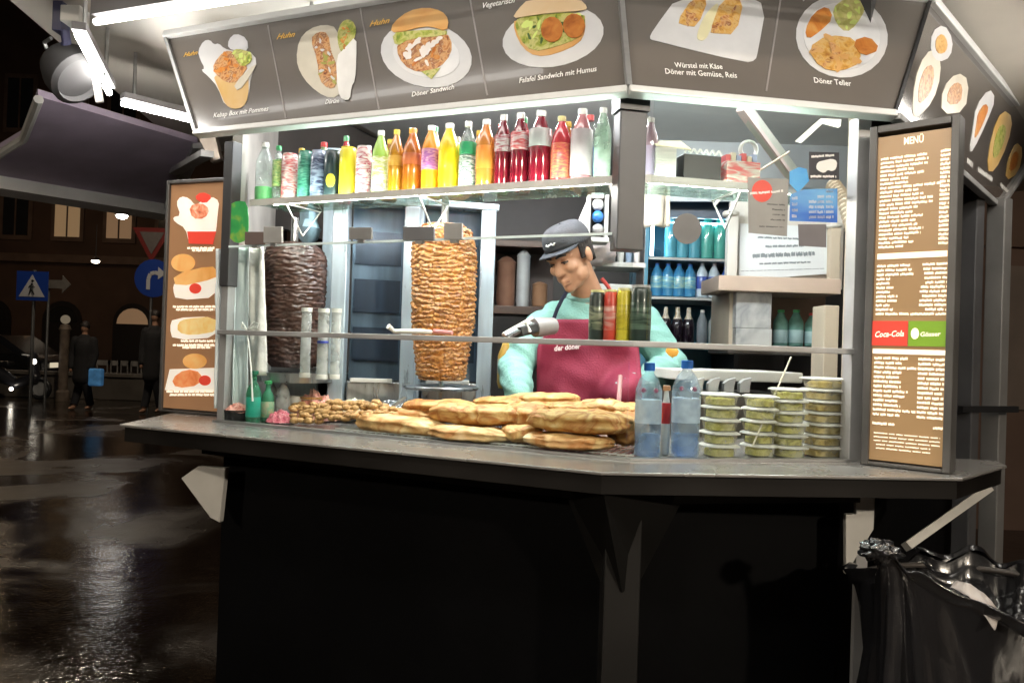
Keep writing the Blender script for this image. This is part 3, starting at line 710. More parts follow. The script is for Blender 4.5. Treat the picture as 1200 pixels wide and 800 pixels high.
# ------------------------------------------------------------------ things on the drinks shelf
def bottle(name, label, base, r, h, body, capm=None, lab=None, lab_z=(.3,.62), neck=.3, cat='bottle', group=None, shape='pet', liquid=None):
    t = thing(name, label, cat, base, group)
    if shape == 'pet':
        prof = [(r*.8,0),(r*.98,h*.02),(r,h*.05),(r*.95,h*.12),(r,h*.2),(r,h*.62),(r*.93,h*.7),(r*.62,h*.82),(r*neck*1.1,h*.90),(r*neck,h*.92),(r*neck,h*.955)]
        ct = h
    elif shape == 'glass':
        prof = [(r*.9,0),(r,h*.02),(r,h*.55),(r*.85,h*.66),(r*.4,h*.78),(r*.34,h*.95)]; ct = h
    else:  # can
        prof = [(r*.8,0),(r*.86,h*.015),(r,h*.05),(r,h*.9),(r*.84,h*.975),(r*.86,h*.98),(r*.86,h*.995),(r*.78,h*.995),(r*.78,h*.975),(0,h*.975)]
    bo = MB().lathe(prof, base, 20).build('body', body, t, smooth=True)
    if shape == 'can':
        MB().lathe([(r*.765,h*.9765),(r*.74,h*.984),(0,h*.984)], base, 16).build('lid', alu, t)
    elif capm:
        rc = max(r*neck*1.18, .009)
        MB().lathe([(rc,h*.925),(rc,h*.995),(rc*.9,h),(0,h)], base, 14).build('cap', capm, t)
    if lab:
        z0, z1 = lab_z
        MB().lathe([(r*1.005,h*z0),(r*1.02,h*z0+.001),(r*1.02,h*z1-.001),(r*1.005,h*z1)], base, 20).build('label', lab, t, smooth=True)
    if liquid:
        MB().lathe([(r*.75,h*.015),(r*.93,h*.05),(r*.93,h*.6),(r*.84,h*.7),(0,h*.7)], base, 16).build('drink', liquid, t, smooth=True)
    return t
def lq(n, c, rough=.12): return mat(n, c, rough, 0, .1, 20, coat=.6, trans=.25)
def pl(n, c, rough=.35, var=.1): return mat(n, c, rough, 0, var, 25, coat=.3)
clear = glassy('clear_pet', (.9,.95,.94), 1.3, .04, .16, (.8,.85,.85))
clear2 = glassy('clear_plastic', (.92,.94,.94), 1.2, .1, .3, (.85,.85,.83))
capw = pl('white_cap', (.8,.78,.74)); capy = pl('yellow_cap', (.8,.55,.06)); capo = pl('orange_cap', (.8,.32,.04)); capg = pl('green_cap', (.05,.35,.12)); capb = pl('blue_cap', (.02,.15,.6)); capr = pl('red_cap', (.6,.03,.03))
SH = []
def band(name, c1, c2, s, st=None): return mottled(name, [c1, c2, c1, c2], s*2.0, .3, 0, stretch=(.55,.55,2.6), coat=.4, detail=2)
dk = [
 # px0, px1, ybase, ytop, name, label, shape, body, cap, label mat, lab_z, category
 (300,318,231,162,'drink_bottle','clear drinks bottle with green base, first on the shelf by the post','pet',clear,capw,pl('g1',(.15,.55,.2)),(.03,.28)),
 (319,331,230,166,'drink_bottle','slim clear bottle with speckled green label next to the red cans','pet',clear,capg,band('g2',(.05,.3,.08),(.7,.75,.3),60),(.3,.75)),
 (330,347,229,175,'drink_can','red and white drinks can beside a dark green can','can',band('c1',(.55,.05,.06),(.7,.6,.58),22,(1,1,2)),None,None,None),
 (349,364,228,172,'drink_can','dark green drinks can between the red and the navy can','can',band('c2',(.01,.12,.08),(.1,.3,.22),25,(1,1,2)),None,None,None),
 (364,380,227,171,'drink_can','navy blue drinks can with pale slanted marks','can',band('c3',(.012,.018,.06),(.3,.34,.45),14,(1,1,2.5)),None,None,None),
 (380,398,226,172,'drink_can','black drinks can with yellow emblem','can',pl('c4',(.01,.025,.03)),None,None,None),
 (398,416,225,168,'drink_can','plain bright yellow drinks can','can',pl('c5',(.72,.58,.03)),None,None,None),
 (417,433,223,166,'drink_can','white drinks can with wine red lettering marks','can',band('c6',(.75,.7,.7),(.45,.03,.08),24),None,None,None),
 (436,453,222,148,'drink_bottle','green topped bottle with white and yellow label','pet',pl('g3',(.32,.5,.08)),capw,band('l3',(.8,.75,.65),(.5,.55,.08),26),(.08,.6)),
 (455,471,220,146,'drink_bottle','amber bottle with yellow cap','pet',lq('a1',(.62,.25,.015)),capy,pl('l4',(.6,.3,.05)),(.45,.6)),
 (472,492,219,145,'drink_bottle','reddish amber bottle with orange cap','pet',lq('a2',(.55,.14,.012)),capo,pl('l5',(.5,.12,.04)),(.45,.62)),
 (494,513,218,142,'drink_bottle','opaque orange bottle with purple label','pet',pl('o1',(.85,.32,.01)),capw,band('l6',(.35,.08,.35),(.75,.35,.45),20),(.35,.65)),
 (514,536,217,140,'drink_bottle','opaque yellow bottle with white cap','pet',pl('y1',(.9,.6,.01)),capw,None,None),
 (538,556,215,137,'drink_bottle','clear bottle with green shoulder and black-and-white label','pet',clear,capw,band('l7',(.75,.78,.72),(.04,.12,.08),30),(.06,.5)),
 (558,578,214,135,'drink_bottle','clear bottle of orange soda with pale top','pet',lq('o2',(.75,.25,.04)),capw,pl('l8',(.8,.25,.04)),(.3,.62)),
 (579,597,213,130,'drink_bottle','dark red bottle, first of three alike, beside the orange soda','pet',lq('r1',(.2,.008,.02)),capw,band('l9',(.55,.5,.5),(.3,.03,.06),18),(.5,.72)),
 (598,618,212,128,'drink_bottle','dark red bottle, middle of three alike, with red label top','pet',lq('r1',(.2,.008,.02)),capw,band('l10',(.5,.04,.05),(.6,.5,.5),18),(.5,.74)),
 (620,644,210,125,'drink_bottle','dark red bottle with broad grey label, last of three alike','pet',lq('r2',(.24,.01,.025)),capw,pl('l11',(.45,.42,.42)),(.52,.75)),
 (646,667,208,131,'drink_bottle','bright red bottle with yellow neck','pet',lq('r3',(.68,.04,.06)),pl('yellow_neck',(.75,.65,.3)),band('l12',(.6,.05,.08),(.7,.25,.1),30),(.1,.6)),
 (669,692,206,122,'drink_bottle','dusty pink bottle with grey label and pale cap','pet',lq('r4',(.6,.22,.24)),capw,pl('l13',(.48,.4,.42)),(.12,.72)),
 (696,714,205,121,'drink_bottle','pale greenish clear bottle half hidden by the hanging post','pet',glassy('pale_green_pet',(.8,.92,.84),1.2,.05,.35,(.6,.72,.62)),capw,None,None),
]
for (x0,x1,yb,yt,nm,lab,shp,bm_,cm_,lm_,lz) in dk:
    p = F1.hit((x0+x1)/2, yb, .15); Y = p.y; p.z = zsh+.0005
    r = (x1-x0)/2*Y/F*1.13; h = (yb-yt)*Y/F+.012
    lq_ = None
    if bm_ is clear and 'soda' in lab: lq_ = lq('o2',(.75,.25,.04))
    tt = bottle(nm, lab, p, r, h, bm_, cm_, lm_, lz or (.3,.6), .36, 'drinks can' if shp == 'can' else 'bottle', 'drinks on the shelf', shp, lq_)
    if 'yellow emblem' in lab:
        q = p+Vector((0,-r*.99,h*.38)); MB().ell(q, (r*.55,.004,h*.14), n=12, m=6).build('emblem', pl('c5',(.72,.58,.03)), tt, smooth=True)
    if 'green shoulder' in lab:
        MB().lathe([(r*1.01,h*.52),(r*1.02,h*.66),(r*.95,h*.7)], p, 18).build('shoulder_band', pl('gsh',(.02,.3,.12)), tt, smooth=True)
back_cols = [('amber',(.5,.2,.03)),('green',(.08,.32,.1)),('red',(.5,.03,.04)),('clear',None),('orange',(.75,.28,.03)),('dark brown',(.08,.03,.02)),('yellow',(.75,.5,.03)),('pale green',(.4,.55,.3))]
fronts = ['slim speckled bottle','green and navy cans','black can','white wine red can','amber bottle','orange cap bottle','purple label bottle','yellow bottle','green shoulder bottle','orange soda','first dark red bottle','middle dark red bottle','broad label bottle','bright red bottle','pink bottle']
for i, fx in enumerate(fronts):
    x = 326+i*26; p = F1.hit(x, 225-.065*(x-326), .212); p.z = zsh+.0005
    cn, cc = back_cols[(i*3+1) % 8]
    r = .0205+.002*(i%3); h = .175+.012*((i*5)%4)
    bottle('drink_bottle', cn+' bottle in the back row behind the '+fronts[i], p, r, h, clear if cc is None else lq('back'+cn.replace(' ','')+'_drink', cc), [capw,capy,capr,capg][i%4], [None, pl('bl1',(.6,.58,.52)), pl('bl2',(.5,.08,.06)), None, pl('bl3',(.1,.2,.45))][i%5], (.2,.55), .36, 'bottle', 'drinks in the back row of the shelf')
# right half of the shelf
def on2(px, ins): 
    p = F2.hit(px, 205, ins); p.z = zsh+.0005; return p
p = on2(761,.14); bottle('drink_bottle','lilac and pink bottle just right of the hanging post', p, .02, .16, lq('pk',(.55,.38,.45)), capw, pl('lk',(.5,.4,.55)), (.1,.55), .4, 'bottle', 'drinks on the shelf')
p = on2(782,.10); t = thing('paper_napkin','folded cream napkin lying on the shelf beside the lilac bottle','napkin',p)
MB().add([p+Vector(v) for v in ((-.03,0,.085),(.055,-.01,.075),(.04,.05,.11),(-.035,.04,.105),(-.03,0,.082),(.055,-.01,.072),(.04,.05,.107),(-.035,.04,.102))],[(0,1,2,3),(7,6,5,4),(0,4,5,1),(1,5,6,2),(2,6,7,3),(3,7,4,0)]).build('sheet', mat('napkin',(.8,.74,.5),.7), t)
MB().box(p+Vector((-.005,.02,.04)), (.05,.05,.078)).build('stack', mat('napkin_stack',(.7,.66,.6),.7,bump=.3,stretch=(1,1,12)), t)
p = on2(815,.13); t = thing('snack_box','black open box with white jagged rim on the shelf','box',p)
MB().box(p+Z3*.033,(.10,.08,.066),ax2).build('carton', black, t, bev=.002)
mm = MB(); q = []
for i in range(13): q.append(p+F2.u*(-.05+.1*i/12)-F2.n*.042+Z3*(.066+(.012 if i%2 else .0)))
for i in range(12): mm.bar(q[i]+Z3*.001,q[i+1]+Z3*.001,.004,.004)
mm.build('jagged_edge', white_plastic, t)
p = on2(863,.13); t = thing('sweets_box','open colourful box of small packets on the shelf','box',p)
MB().box(p+Z3*.03,(.09,.08,.06),ax2).build('carton', band('sweet',(.5,.05,.05),(.5,.48,.42),12), t, bev=.002)
for i in range(6):
    MB().box(p+F2.u*(-.036+.0145*i)+Z3*(.066+.006*(i%2)),(.012,.05,.022),(F2.u,F2.n,Z3)).build('packet', pl('pk%d'%(i%3),[(.55,.05,.05),(.55,.5,.35),(.25,.3,.45)][i%3]), t)
p = on2(876,.12)+Z3*.085; t = thing('tape_roll','white tape roll lying on the open sweets box','tape',p-Z3*.025)
MB().grid(lambda u,v: p+F2.u*((.022+.004*math.cos(2*PI*v))*math.cos(2*PI*u))+Z3*((.022+.004*math.cos(2*PI*v))*math.sin(2*PI*u)+.012)+F2.n*(.009*math.sin(2*PI*v)), 20, 9, True).build('ring', white_plastic, t, smooth=True)

# ------------------------------------------------------------------ stickers and cards on the glass
def sticker(name, label, pts, m, ins=.003, f=F2, cat='sticker', group='stickers on the serving glass'):
    t = thing(name, label, cat, f.hit(*pts[0], ins), group)
    MB().slab([f.hit(x,y,ins) for x,y in pts], -f.n, .0012).build('card', m, t)
    return t
gcard = mat('grey_card',(.30,.295,.28),.5)
t = sticker('card_sticker','pale grey card with round red emblem on the glass',[(876,208),(924,210),(922,277),(877,273)],gcard,.002)
F2o = lambda x,y,o=-.0012: F2.hit(x,y,.002+o)
MB().slab([F2o(893+12*math.cos(a),224+13*math.sin(a)) for a in [2*PI*i/20 for i in range(20)]],-F2.n,.0006).build('emblem', mat('red_ink',(.72,.06,.035),.4), t)
mm = MB(); scrawl(mm, F2o(879,228,-.002), F2o(918,225,-.002), .006, -F2.n, rr)
mm.build('lettering', white_ink, t)
mm = MB()
for (x0,y0,x1,y1) in ((899,240,920,241),(905,246,920,247),(905,252,920,253),(903,258,920,259),(890,266,920,267)): scrawl(mm, F2o(x0,y0), F2o(x1,y1), .0035, -F2.n, rr)
mm.build('lettering', mat('dark_ink',(.06,.06,.06),.5), t)
blue_m = mottled('blue_print',[(.01,.03,.3),(.03,.16,.6),(.15,.42,.75)],6,.35,0)
t = sticker('card_sticker','bright blue printed card with rows of pale writing on the glass',[(926,228),(942,222),(981,221),(981,261),(925,259)],blue_m,.002)
mm = MB()
for i,x in enumerate((952,962,972)):
    for j in range(4+i):
        y = 256-j*6; scrawl(mm, F2o(x-4,y), F2o(x+5,y-.3), .007, -F2.n, rr)
for j in range(4): scrawl(mm, F2o(928,255-j*7), F2o(935,255-j*7), .008, -F2.n, rr)
mm.build('lettering', mat('pale_blue_ink',(.55,.62,.75),.4), t)
sticker('card_sticker','small tilted blue sticker with white stripe above the blue card',[(925,201),(936,196),(945,198),(948,212),(935,226),(925,215)],mottled('sky_print',[(.03,.25,.7),(.1,.45,.8)],10,.35,0),.006)
t = sticker('card_sticker','black square sticker with white animal figure on the glass',[(948,178),(983,179),(983,211),(948,210)],mat('black_card',(.012,.012,.02),.4),.0025)
MB().slab([F2o(x,y,-.001) for x,y in sm([(956,197),(958,190),(966,188),(975,186),(981,189),(980,198),(975,201),(970,199),(966,203),(960,201)])],-F2.n,.0006).build('figure', white_ink, t)
mm = MB(); scrawl(mm,F2o(951,185),F2o(978,183),.006,-F2.n,rr); scrawl(mm,F2o(950,208),F2o(980,208),.006,-F2.n,rr); mm.build('lettering', white_ink, t)
sticker('card_sticker','small dark grey card under the blue card',[(935,263),(968,263),(968,290),(936,288)],mat('dark_card',(.16,.15,.16),.5),.0035)
sticker('round_sticker','round grey sticker back in front of the drinks fridge',oval(805,268,17,18,0,20),mat('grey_back',(.17,.17,.17),.5),.003)
sticker('round_sticker','green leaf shaped sticker with yellow mark beside the window post',sm([(269,240),(279,235),(290,237),(292,262),(290,281),(277,286),(267,276)]),mottled('leaf_print',[(.03,.3,.08),(.05,.4,.1),(.5,.55,.05)],14,.4,0),.02,F1)
for (x0,x1,y0,y1,m_,lab) in ((289,311,272,287,mat('brown_tag',(.14,.10,.09),.5),'brown price tag clipped on the glass edge by the post'),
    (311,332,266,285,gcard,'grey box shaped price tag clipped on the glass edge'),
    (411,437,267,281,mat('grey_tag',(.20,.195,.19),.5),'pale grey price tag clipped between the two grill posts'),
    (474,510,266,282,mat('mid_tag',(.14,.14,.145),.5),'dark grey price tag in front of the meat spit top'),
    (522,543,262,281,gcard,'light square price tag in front of the meat spit'),
    (637,645,270,284,mat('grey_tag',(.20,.195,.19),.5),'tiny price tag by the cap')):
    if x0 == 637: continue
    t = thing('price_tag', lab, 'price tag', F1.hit(x0,y1,-.004), 'price tags on the glass edge')
    MB().slab([F1.hit(x,y,.003) for x,y in ((x0,y1),(x1,y1),(x1,y0),(x0,y0))], -F1.n, .008).build('tag', m_, t, bev=.001)
    MB().box(F1.hit((x0+x1)/2,y1+2,.004),(.02,.014,.008),ax1).build('clip', alu, t)
def oval(cx, cy, rx, ry, tilt=0, n=26):
    t = math.radians(tilt)
    return [(cx+rx*math.cos(a)*math.cos(t)-ry*math.sin(a)*math.sin(t), cy+rx*math.cos(a)*math.sin(t)+ry*math.sin(a)*math.cos(t)) for a in [2*PI*i/n for i in range(n)]]

# ------------------------------------------------------------------ doner grills
navy_glass = mat('burner_glass',(.10,.15,.21),.28,.7,.3,5,coat=.4,stretch=(5,5,.5))
blue_steel = mat('bluish_steel',(.56,.66,.74),.3,.5,.15,4,stretch=(8,8,1),rvar=.1)
def grill(label, x0, x1, Y, ybot, ytop_z, spit_px):
    a = at(x0, ybot, Y); b = at(x1, ybot, Y+.06)
    t = thing('doner_grill', label, 'grill', Vector(((a.x+b.x)/2,(a.y+b.y)/2,ZC)), 'upright grills behind the glass')
    for q, w in ((a,.05),(b,.05)):
        MB().box(Vector((q.x,q.y,(ZC+.02+ytop_z)/2)),(w,.06,ytop_z-ZC-.02)).build('post', blue_steel, t, bev=.003)
    m_ = (a+b)/2; wd = (b-a).length-.05
    ax = ((b-a).normalized(), Vector((-(b-a).y,(b-a).x,0)).normalized(), Z3); ax = (Vector((ax[0].x,ax[0].y,0)).normalized(), ax[1], Z3)
    MB().box(Vector((m_.x,m_.y+.05,(ZC+.13+ytop_z)/2)),(wd-.002,.03,ytop_z-ZC-.13),ax).build('burner_panel', navy_glass, t)
    for i in range(3):
        MB().box(Vector((m_.x,m_.y+.03,ZC+.25+.16*i)),(wd-.03,.012,.11),ax).build('burner', mat('burner_mesh',(.03,.045,.07),.25,.5,.15,12,stretch=(4,4,.5)), t)
    MB().box(Vector((m_.x,m_.y+.02,ZC+.075)),(wd-.002,.08,.10),ax).build('drawer', steel, t, bev=.003)
    MB().box(Vector((m_.x,m_.y-.03,ZC+.13)),(wd*.75,.012,.014),ax).build('handle', alu_light, t, bev=.002)
    MB().box(Vector((m_.x,m_.y+.02,ytop_z+.012)),(wd+.1,.09,.022),ax).build('top_bar', blue_steel, t, bev=.003)
    return t
zt_ = at(420,243,2.62).z
grill('empty upright steel grill with dark glossy burner glass and no meat', 394, 477, 2.66, 468, zt_+.02, None)
grill('steel grill post frame behind the big meat spit', 482, 566, 2.74, 468, zt_+.03, None)
# the side panel of steel left of the empty grill
t = thing('steel_cabinet','tall bluish steel cabinet side with a bright lamp glint behind the cup tubes','cabinet',at(372,470,3.0))
MB().box(at(386,350,2.98)*1.0,(.055,.05,1.1)).build('upright', blue_steel, t, bev=.003)
MB().box(at(360,455,2.98),(.26,.05,.16)).build('front', steel, t, bev=.003)
# meat spit
ms = at(517,445,2.52); mt = at(521,262,2.52)
spit = thing('meat_spit','tall browned doner meat cone turning on its skewer','meat spit',Vector((ms.x,ms.y,ms.z-.05)))
hh = mt.z-ms.z; zz = [0,.03,.1,.2,.32,.45,.6,.75,.88,.95,.99,1.0]; rrad = [24,28,30,32,34,36,37.5,38,36.5,32,23,5]
k = 2.52/F
def make_meat(ms, mt, scale, m, par, layers, seed, amp, N_=200, M_=230):
    hh = mt.z-ms.z; k = ms.y/F*scale
    ra = random.Random(seed); NC = 17
    cols = []
    for c in range(NC):
        e = [-ra.uniform(.2,1)/layers]
        while e[-1] < 1.1: e.append(e[-1]+ra.uniform(.55,1.5)/layers)
        cols.append((e, [ra.uniform(.2,1.25) for _ in e], [ra.uniform(-.5,.5) for _ in e]))
    def P(u, v):
        z = v; i = 0
        while i < len(zz)-2 and zz[i+1] < z: i += 1
        f = (z-zz[i])/(zz[i+1]-zz[i]); r = (rrad[i]*(1-f)+rrad[i+1]*f)*k
        a = 2*PI*u; c_, s_ = math.cos(a), math.sin(a)
        uc = (u*NC+.75*noise.noise(Vector((c_*2+seed,s_*2,v*11)))+.35*noise.noise(Vector((c_*6,s_*6,v*30+seed))))%NC
        ci = int(uc)%NC; fu = uc-int(uc)
        e, am, ti = cols[ci]
        vv = v+.012*noise.noise(Vector((c_*3+seed,s_*3,v*6)))+.35/layers*(fu-.5)*ti[int(v*9)%len(ti)]*2
        j = 0
        while j < len(e)-2 and e[j+1] < vv: j += 1
        fr = min(1,max(0,(vv-e[j])/(e[j+1]-e[j])))
        edge = min(1, min(fu,1-fu)*6)
        lip = amp*(.011*(math.sin(PI*min(1,fr*1.1))**.6)*(.35+.65*edge)-.005)*am[j]
        shave = -.010*max(0,noise.noise(Vector((c_*1.6+seed*2,s_*1.6,v*1.2+4))))
        r += lip+shave+.007*noise.noise(Vector((c_*2.2,s_*2.2,v*4+seed)))+.005*noise.noise(Vector((c_*14,s_*14,v*55)))+.0025*noise.noise(Vector((c_*34,s_*34,v*120)))
        x = ms.lerp(mt, v)
        return Vector((x.x+r*c_, x.y+r*s_, ms.z+hh*v))
    return MB().grid(P, N_, M_, True).build('meat', m, par, smooth='all')
doner_m = mottled('doner_meat',[(.06,.018,.006),(.40,.15,.028),(.58,.27,.07),(.20,.06,.016),(.62,.36,.15),(.44,.17,.032)],30,.4,.6,detail=9,stretch=(1,1,2.4),coat=.45)
make_meat(ms, mt, 1.0, doner_m, spit, 34, 1, .85)
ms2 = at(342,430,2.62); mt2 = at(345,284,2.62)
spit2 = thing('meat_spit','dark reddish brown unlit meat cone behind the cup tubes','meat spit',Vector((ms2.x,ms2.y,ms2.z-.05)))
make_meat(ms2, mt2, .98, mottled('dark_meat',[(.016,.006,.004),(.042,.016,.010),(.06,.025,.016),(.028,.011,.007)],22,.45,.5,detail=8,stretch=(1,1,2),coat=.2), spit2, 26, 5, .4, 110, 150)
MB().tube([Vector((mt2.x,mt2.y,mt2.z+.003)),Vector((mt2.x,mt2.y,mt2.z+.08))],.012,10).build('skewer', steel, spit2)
MB().lathe([(0,0),(.13,0),(.135,.03),(.12,.03),(.11,.012),(0,.012)],Vector((ms2.x,ms2.y,ms2.z-.045)),28).build('drip_tray', steel, spit2)
MB().tube([Vector((ms.x,ms.y,ZC+.03)),Vector((ms.x,ms.y,ms.z-.004))],.008,10).build('skewer', steel, spit)
MB().tube([Vector((mt.x,mt.y,mt.z+.003)),Vector((mt.x,mt.y,mt.z+.09))],.012,10).build('skewer', steel, spit)
MB().lathe([(.0,.0),(.11,.0),(.12,.008),(.115,.012),(0,.010)],Vector((ms.x,ms.y,ms.z-.03)),28).build('drip_tray', steel, spit)
MB().lathe([(.0,.0),(.16,.0),(.17,.02),(.16,.02),(.155,.008),(0,.008)],Vector((ms.x,ms.y,ZC+.004)),28).build('base_plate', steel, spit)
t = thing('meat_tongs','silver tongs with pinkish handle leaning across the lower meat','tongs',F1.hit(470,388,.2))
MB().tube([F1.hit(455,382,.18),F1.hit(462,388,.2),F1.hit(490,388,.22),F1.hit(506,389,.25)],[.009,.007,.008,.006],8).build('arm', alu_light, t, smooth=True)
MB().tube([F1.hit(508,388,.25),F1.hit(530,390,.26)],.007,8).build('grip', pl('pink_grip',(.6,.25,.25)), t, smooth=True)
# cup tubes
def tube_cups(x, y0, y1, Y, r, lab):
    b = at(x, y1, Y); h = at(x, y0, Y).z-b.z
    t = thing('cup_tube', lab, 'cup dispenser', b, 'clear cup tubes')
    MB().lathe([(r,0),(r,h),(r*.94,h),(r*.94,.004)], b, 20).build('sleeve', clear2, t, smooth=True)
    MB().lathe([(r*1.08,h*.96),(r*1.08,h+.004),(0,h+.004)], b, 20).build('lid', white_plastic, t, smooth=True)
    MB().lathe([(r*1.08,0),(r*1.08,.014),(r*1.0,.014)], b, 20).build('foot', white_plastic, t, smooth=True)
    return t, b, h
t, b, h = tube_cups(377, 363, 444, 2.36, .016, 'clear cup tube with a thin blue band'); MB().lathe([(.0168,h*.52),(.0168,h*.55)], b, 20).build('band', pl('blue_band',(.05,.08,.5)), t)
tube_cups(392, 363, 444, 2.37, .014, 'plain clear cup tube beside the banded one')
tube_cups(357, 362, 442, 2.44, .015, 'greyish cup tube standing behind the other two')
# clear plastic strips hanging by the left post
def strip_sheet(x0, x1, y0, y1, ins, seed, m, lab):
    t = thing('plastic_strip', lab, 'plastic strip', F1.hit((x0+x1)/2,y1,ins), 'clear plastic strips by the post')
    mb = MB()
    def P(u, v):
        p = F1.hit(x0+(x1-x0)*u, y0+(y1-y0)*v, ins)
        return p+F1.n*(.012*math.sin(u*7+seed+v*1.5)+.004*noise.noise(Vector((u*4,v*9,seed))))
    mb.grid(P, 14, 24); mb.build('sheet', m, t, smooth='all', thick=.0015)
strip_m = mat('strip_film',(.72,.80,.85),.3,.0,.25,8,.2,20,coat=.5,stretch=(4,4,.6))
strip_sheet(252,262,292,478,.035,1,strip_m,'bluish plastic strip hanging directly against the window post')
strip_sheet(261,275,282,484,.05,2,strip_m,'bluish plastic strip hanging second from the window post')
strip_sheet(274,294,288,480,.075,3,strip_m,'wide bluish plastic strip hanging beside the crumpled film')
strip_sheet(294,311,288,440,.10,5,mat('crumpled_film',(.75,.73,.70),.35,.1,.25,18,.6,25,coat=.4),'crumpled whitish plastic film hanging beside the street side window')
t = thing('knotted_string','white knotted cord with hook at the serving rail','cord',F1.hit(292,382,.02))
mm = MB(); mm.tube([F1.hit(x,y,.02) for x,y in ((296,470),(294,430),(291,400),(288,384),(284,378),(283,384),(290,386),(298,378),(303,379),(301,384),(293,385))],.0028,6); mm.build('loop', white_plastic, t, smooth=True)
# lamp like steel thing seen by the far window
t = thing('blue_vase','small pale blue glass ornament hanging above the side window','ornament',at(360,275,3.1))
MB().lathe([(.006,-.10),(.035,-.07),(.045,-.03),(.03,0),(.035,.03),(.012,.06)],at(362,258,3.0),14,rough=.12).build('body', mat('ice_glass',(.4,.6,.68),.15,.2,.3,20,coat=.5), t, smooth=True)

# ------------------------------------------------------------------ food on the counter
crust = mottled('bread_crust',[(.72,.52,.26),(.62,.35,.11),(.36,.13,.028),(.66,.42,.16),(.48,.20,.05)],15,.6,.7,detail=9)
crust2 = mottled('bread_crust_pale',[(.74,.58,.34),(.68,.44,.19),(.44,.19,.05),(.72,.52,.26)],14,.6,.7,detail=9)
def bread(cx, cy, wpx, hpx, ins, label, tilt=0.0, turn=0.0, m=None, seed=0):
    c = F1.hit(cx, cy, ins); s = c.y/F; L = wpx*s/2*1.06; Hh = hpx*s/2*.88; W = .07
    t = thing('flat_bread', label, 'bread', c-Z3*Hh, 'toasted breads piled on the counter')
    ca, sa = math.cos(turn), math.sin(turn); ux = (-F1.u*ca+F1.n*sa); uy = (F1.n*ca+F1.u*sa)
    ct, st = math.cos(tilt), math.sin(tilt); ux2 = ux*ct+Z3*st; uz = Z3*ct-ux*st
    sk = R.uniform(-.25,.25)
    def P(u, v):
        a = 2*PI*u; ph = PI*(v-.5); sx = abs(math.sin(ph))**.85*(1 if ph > 0 else -1)
        cr = max(0, math.cos(ph))**(.52+.2*(sx > 0)*(.5+sk))
        y = math.cos(a); z = math.sin(a)
        y = abs(y)**.8*(1 if y > 0 else -1); z = abs(z)**(.62 if z < 0 else .85)*(1 if z > 0 else -1)
        q = Vector((sx*2.4+seed*3.1, y*1.3, z*1.2))
        w = 1+.16*noise.noise(q)+.09*noise.noise(q*2.7)+.04*noise.noise(q*7)
        lipz = 0
        if z > 0:
            z *= .86+.22*noise.noise(Vector((sx*2+seed,y*2,5)))
            z -= .16*math.exp(-((y-.15)*4.5)**2)*(1-sx*sx)
        if y < -.55 and abs(z) < .55: y += .10*math.exp(-((z+.05)*7)**2)
        bend = .10*sk*4*sx*sx
        return c+ux2*(L*sx*(1+.05*noise.noise(q*1.3)))+uy*(W*(y*cr*w+bend*.3))+uz*(Hh*(z*cr*w+bend*.2))
    mb = MB(); mb.grid(P, 44, 40, True)
    n = 44
    mb.f += [tuple(range(n-1,-1,-1)), tuple(39*n+j for j in range(n))]
    mb.build('loaf', m or crust, t, smooth='all')
bl = [
 (667,516,100,22,.06,'flat bread lying lowest, in front beside the blue-capped water bottle',.0,0,crust2),
 (553,507,96,22,.07,'flat bread in the bottom row, middle, under two stacked breads',.0,.05,crust2),
 (470,496,108,28,.09,'pale bread at the near left end of the bread pile, by the meat patties',-.02,-.05,crust2),
 (612,506,46,26,.11,'short bread end between the two bottom breads',.0,.5,crust),
 (680,492,118,34,.09,'thick folded bread above the lowest front bread',.0,.06,crust),
 (735,500,40,46,.16,'browned bread end leaning behind the water bottle',.2,.7,crust),
 (562,484,116,30,.13,'long cut bread showing a pale rim, in the second row',.02,.05,crust),
 (620,485,60,38,.17,'golden bread end in the middle of the pile',.1,.6,crust),
 (636,468,82,22,.27,'topmost golden bread, in front of the apron',.06,.1,crust),
 (520,477,92,24,.2,'bread behind the second row, beside the meat spit',.03,.1,crust),
 (718,480,74,30,.24,'reddish toasted bread at the back, beside the apron edge',-.05,.1,crust),
 (488,486,70,22,.17,'bread behind the pale end bread',.02,.1,crust2),
 (590,472,70,20,.24,'bread at the back of the pile between spit and apron',.03,-.2,crust),
 (672,478,66,20,.22,'bread lying across the thick folded bread',.0,.25,crust),
]
for i, b in enumerate(bl): bread(*b[:6], b[6], b[7], b[8], i+1)
# wire rack under them
t = thing('wire_rack','thin wire rack under the breads along the glass','rack',F1.pt(.5,.1,ZC))
mm = MB()
for i in range(40): 
    s_ = .02+i*.021; mm.bar(F1.pt(s_,.03,ZC+.006), F1.pt(s_,.30,ZC+.006), .0022, .0022)
mm.build('wires', alu_light, t)
MB().bar(F1.pt(.0,.03,ZC+.009),F1.pt(.87,.03,ZC+.009),.003,.003).build('rim', alu_light, t)
# steel trays
def tray(label, s0, s1, i0, i1, h=.014):
    t = thing('food_tray', label, 'tray', F1.pt((s0+s1)/2,(i0+i1)/2,ZC), 'trays on the counter')
    MB().slab([F1.pt(s0,i0,ZC+.001),F1.pt(s1,i0,ZC+.001),F1.pt(s1,i1,ZC+.001),F1.pt(s0,i1,ZC+.001)],Z3,.004).build('base', steel, t)
    for a, b in (((s0,i0),(s1,i0)),((s1,i0),(s1,i1)),((s1,i1),(s0,i1)),((s0,i1),(s0,i0))):
        MB().bar(F1.pt(*a,ZC+.005+h/2),F1.pt(*b,ZC+.005+h/2),.003,h).build('rim', steel, t)
    return t
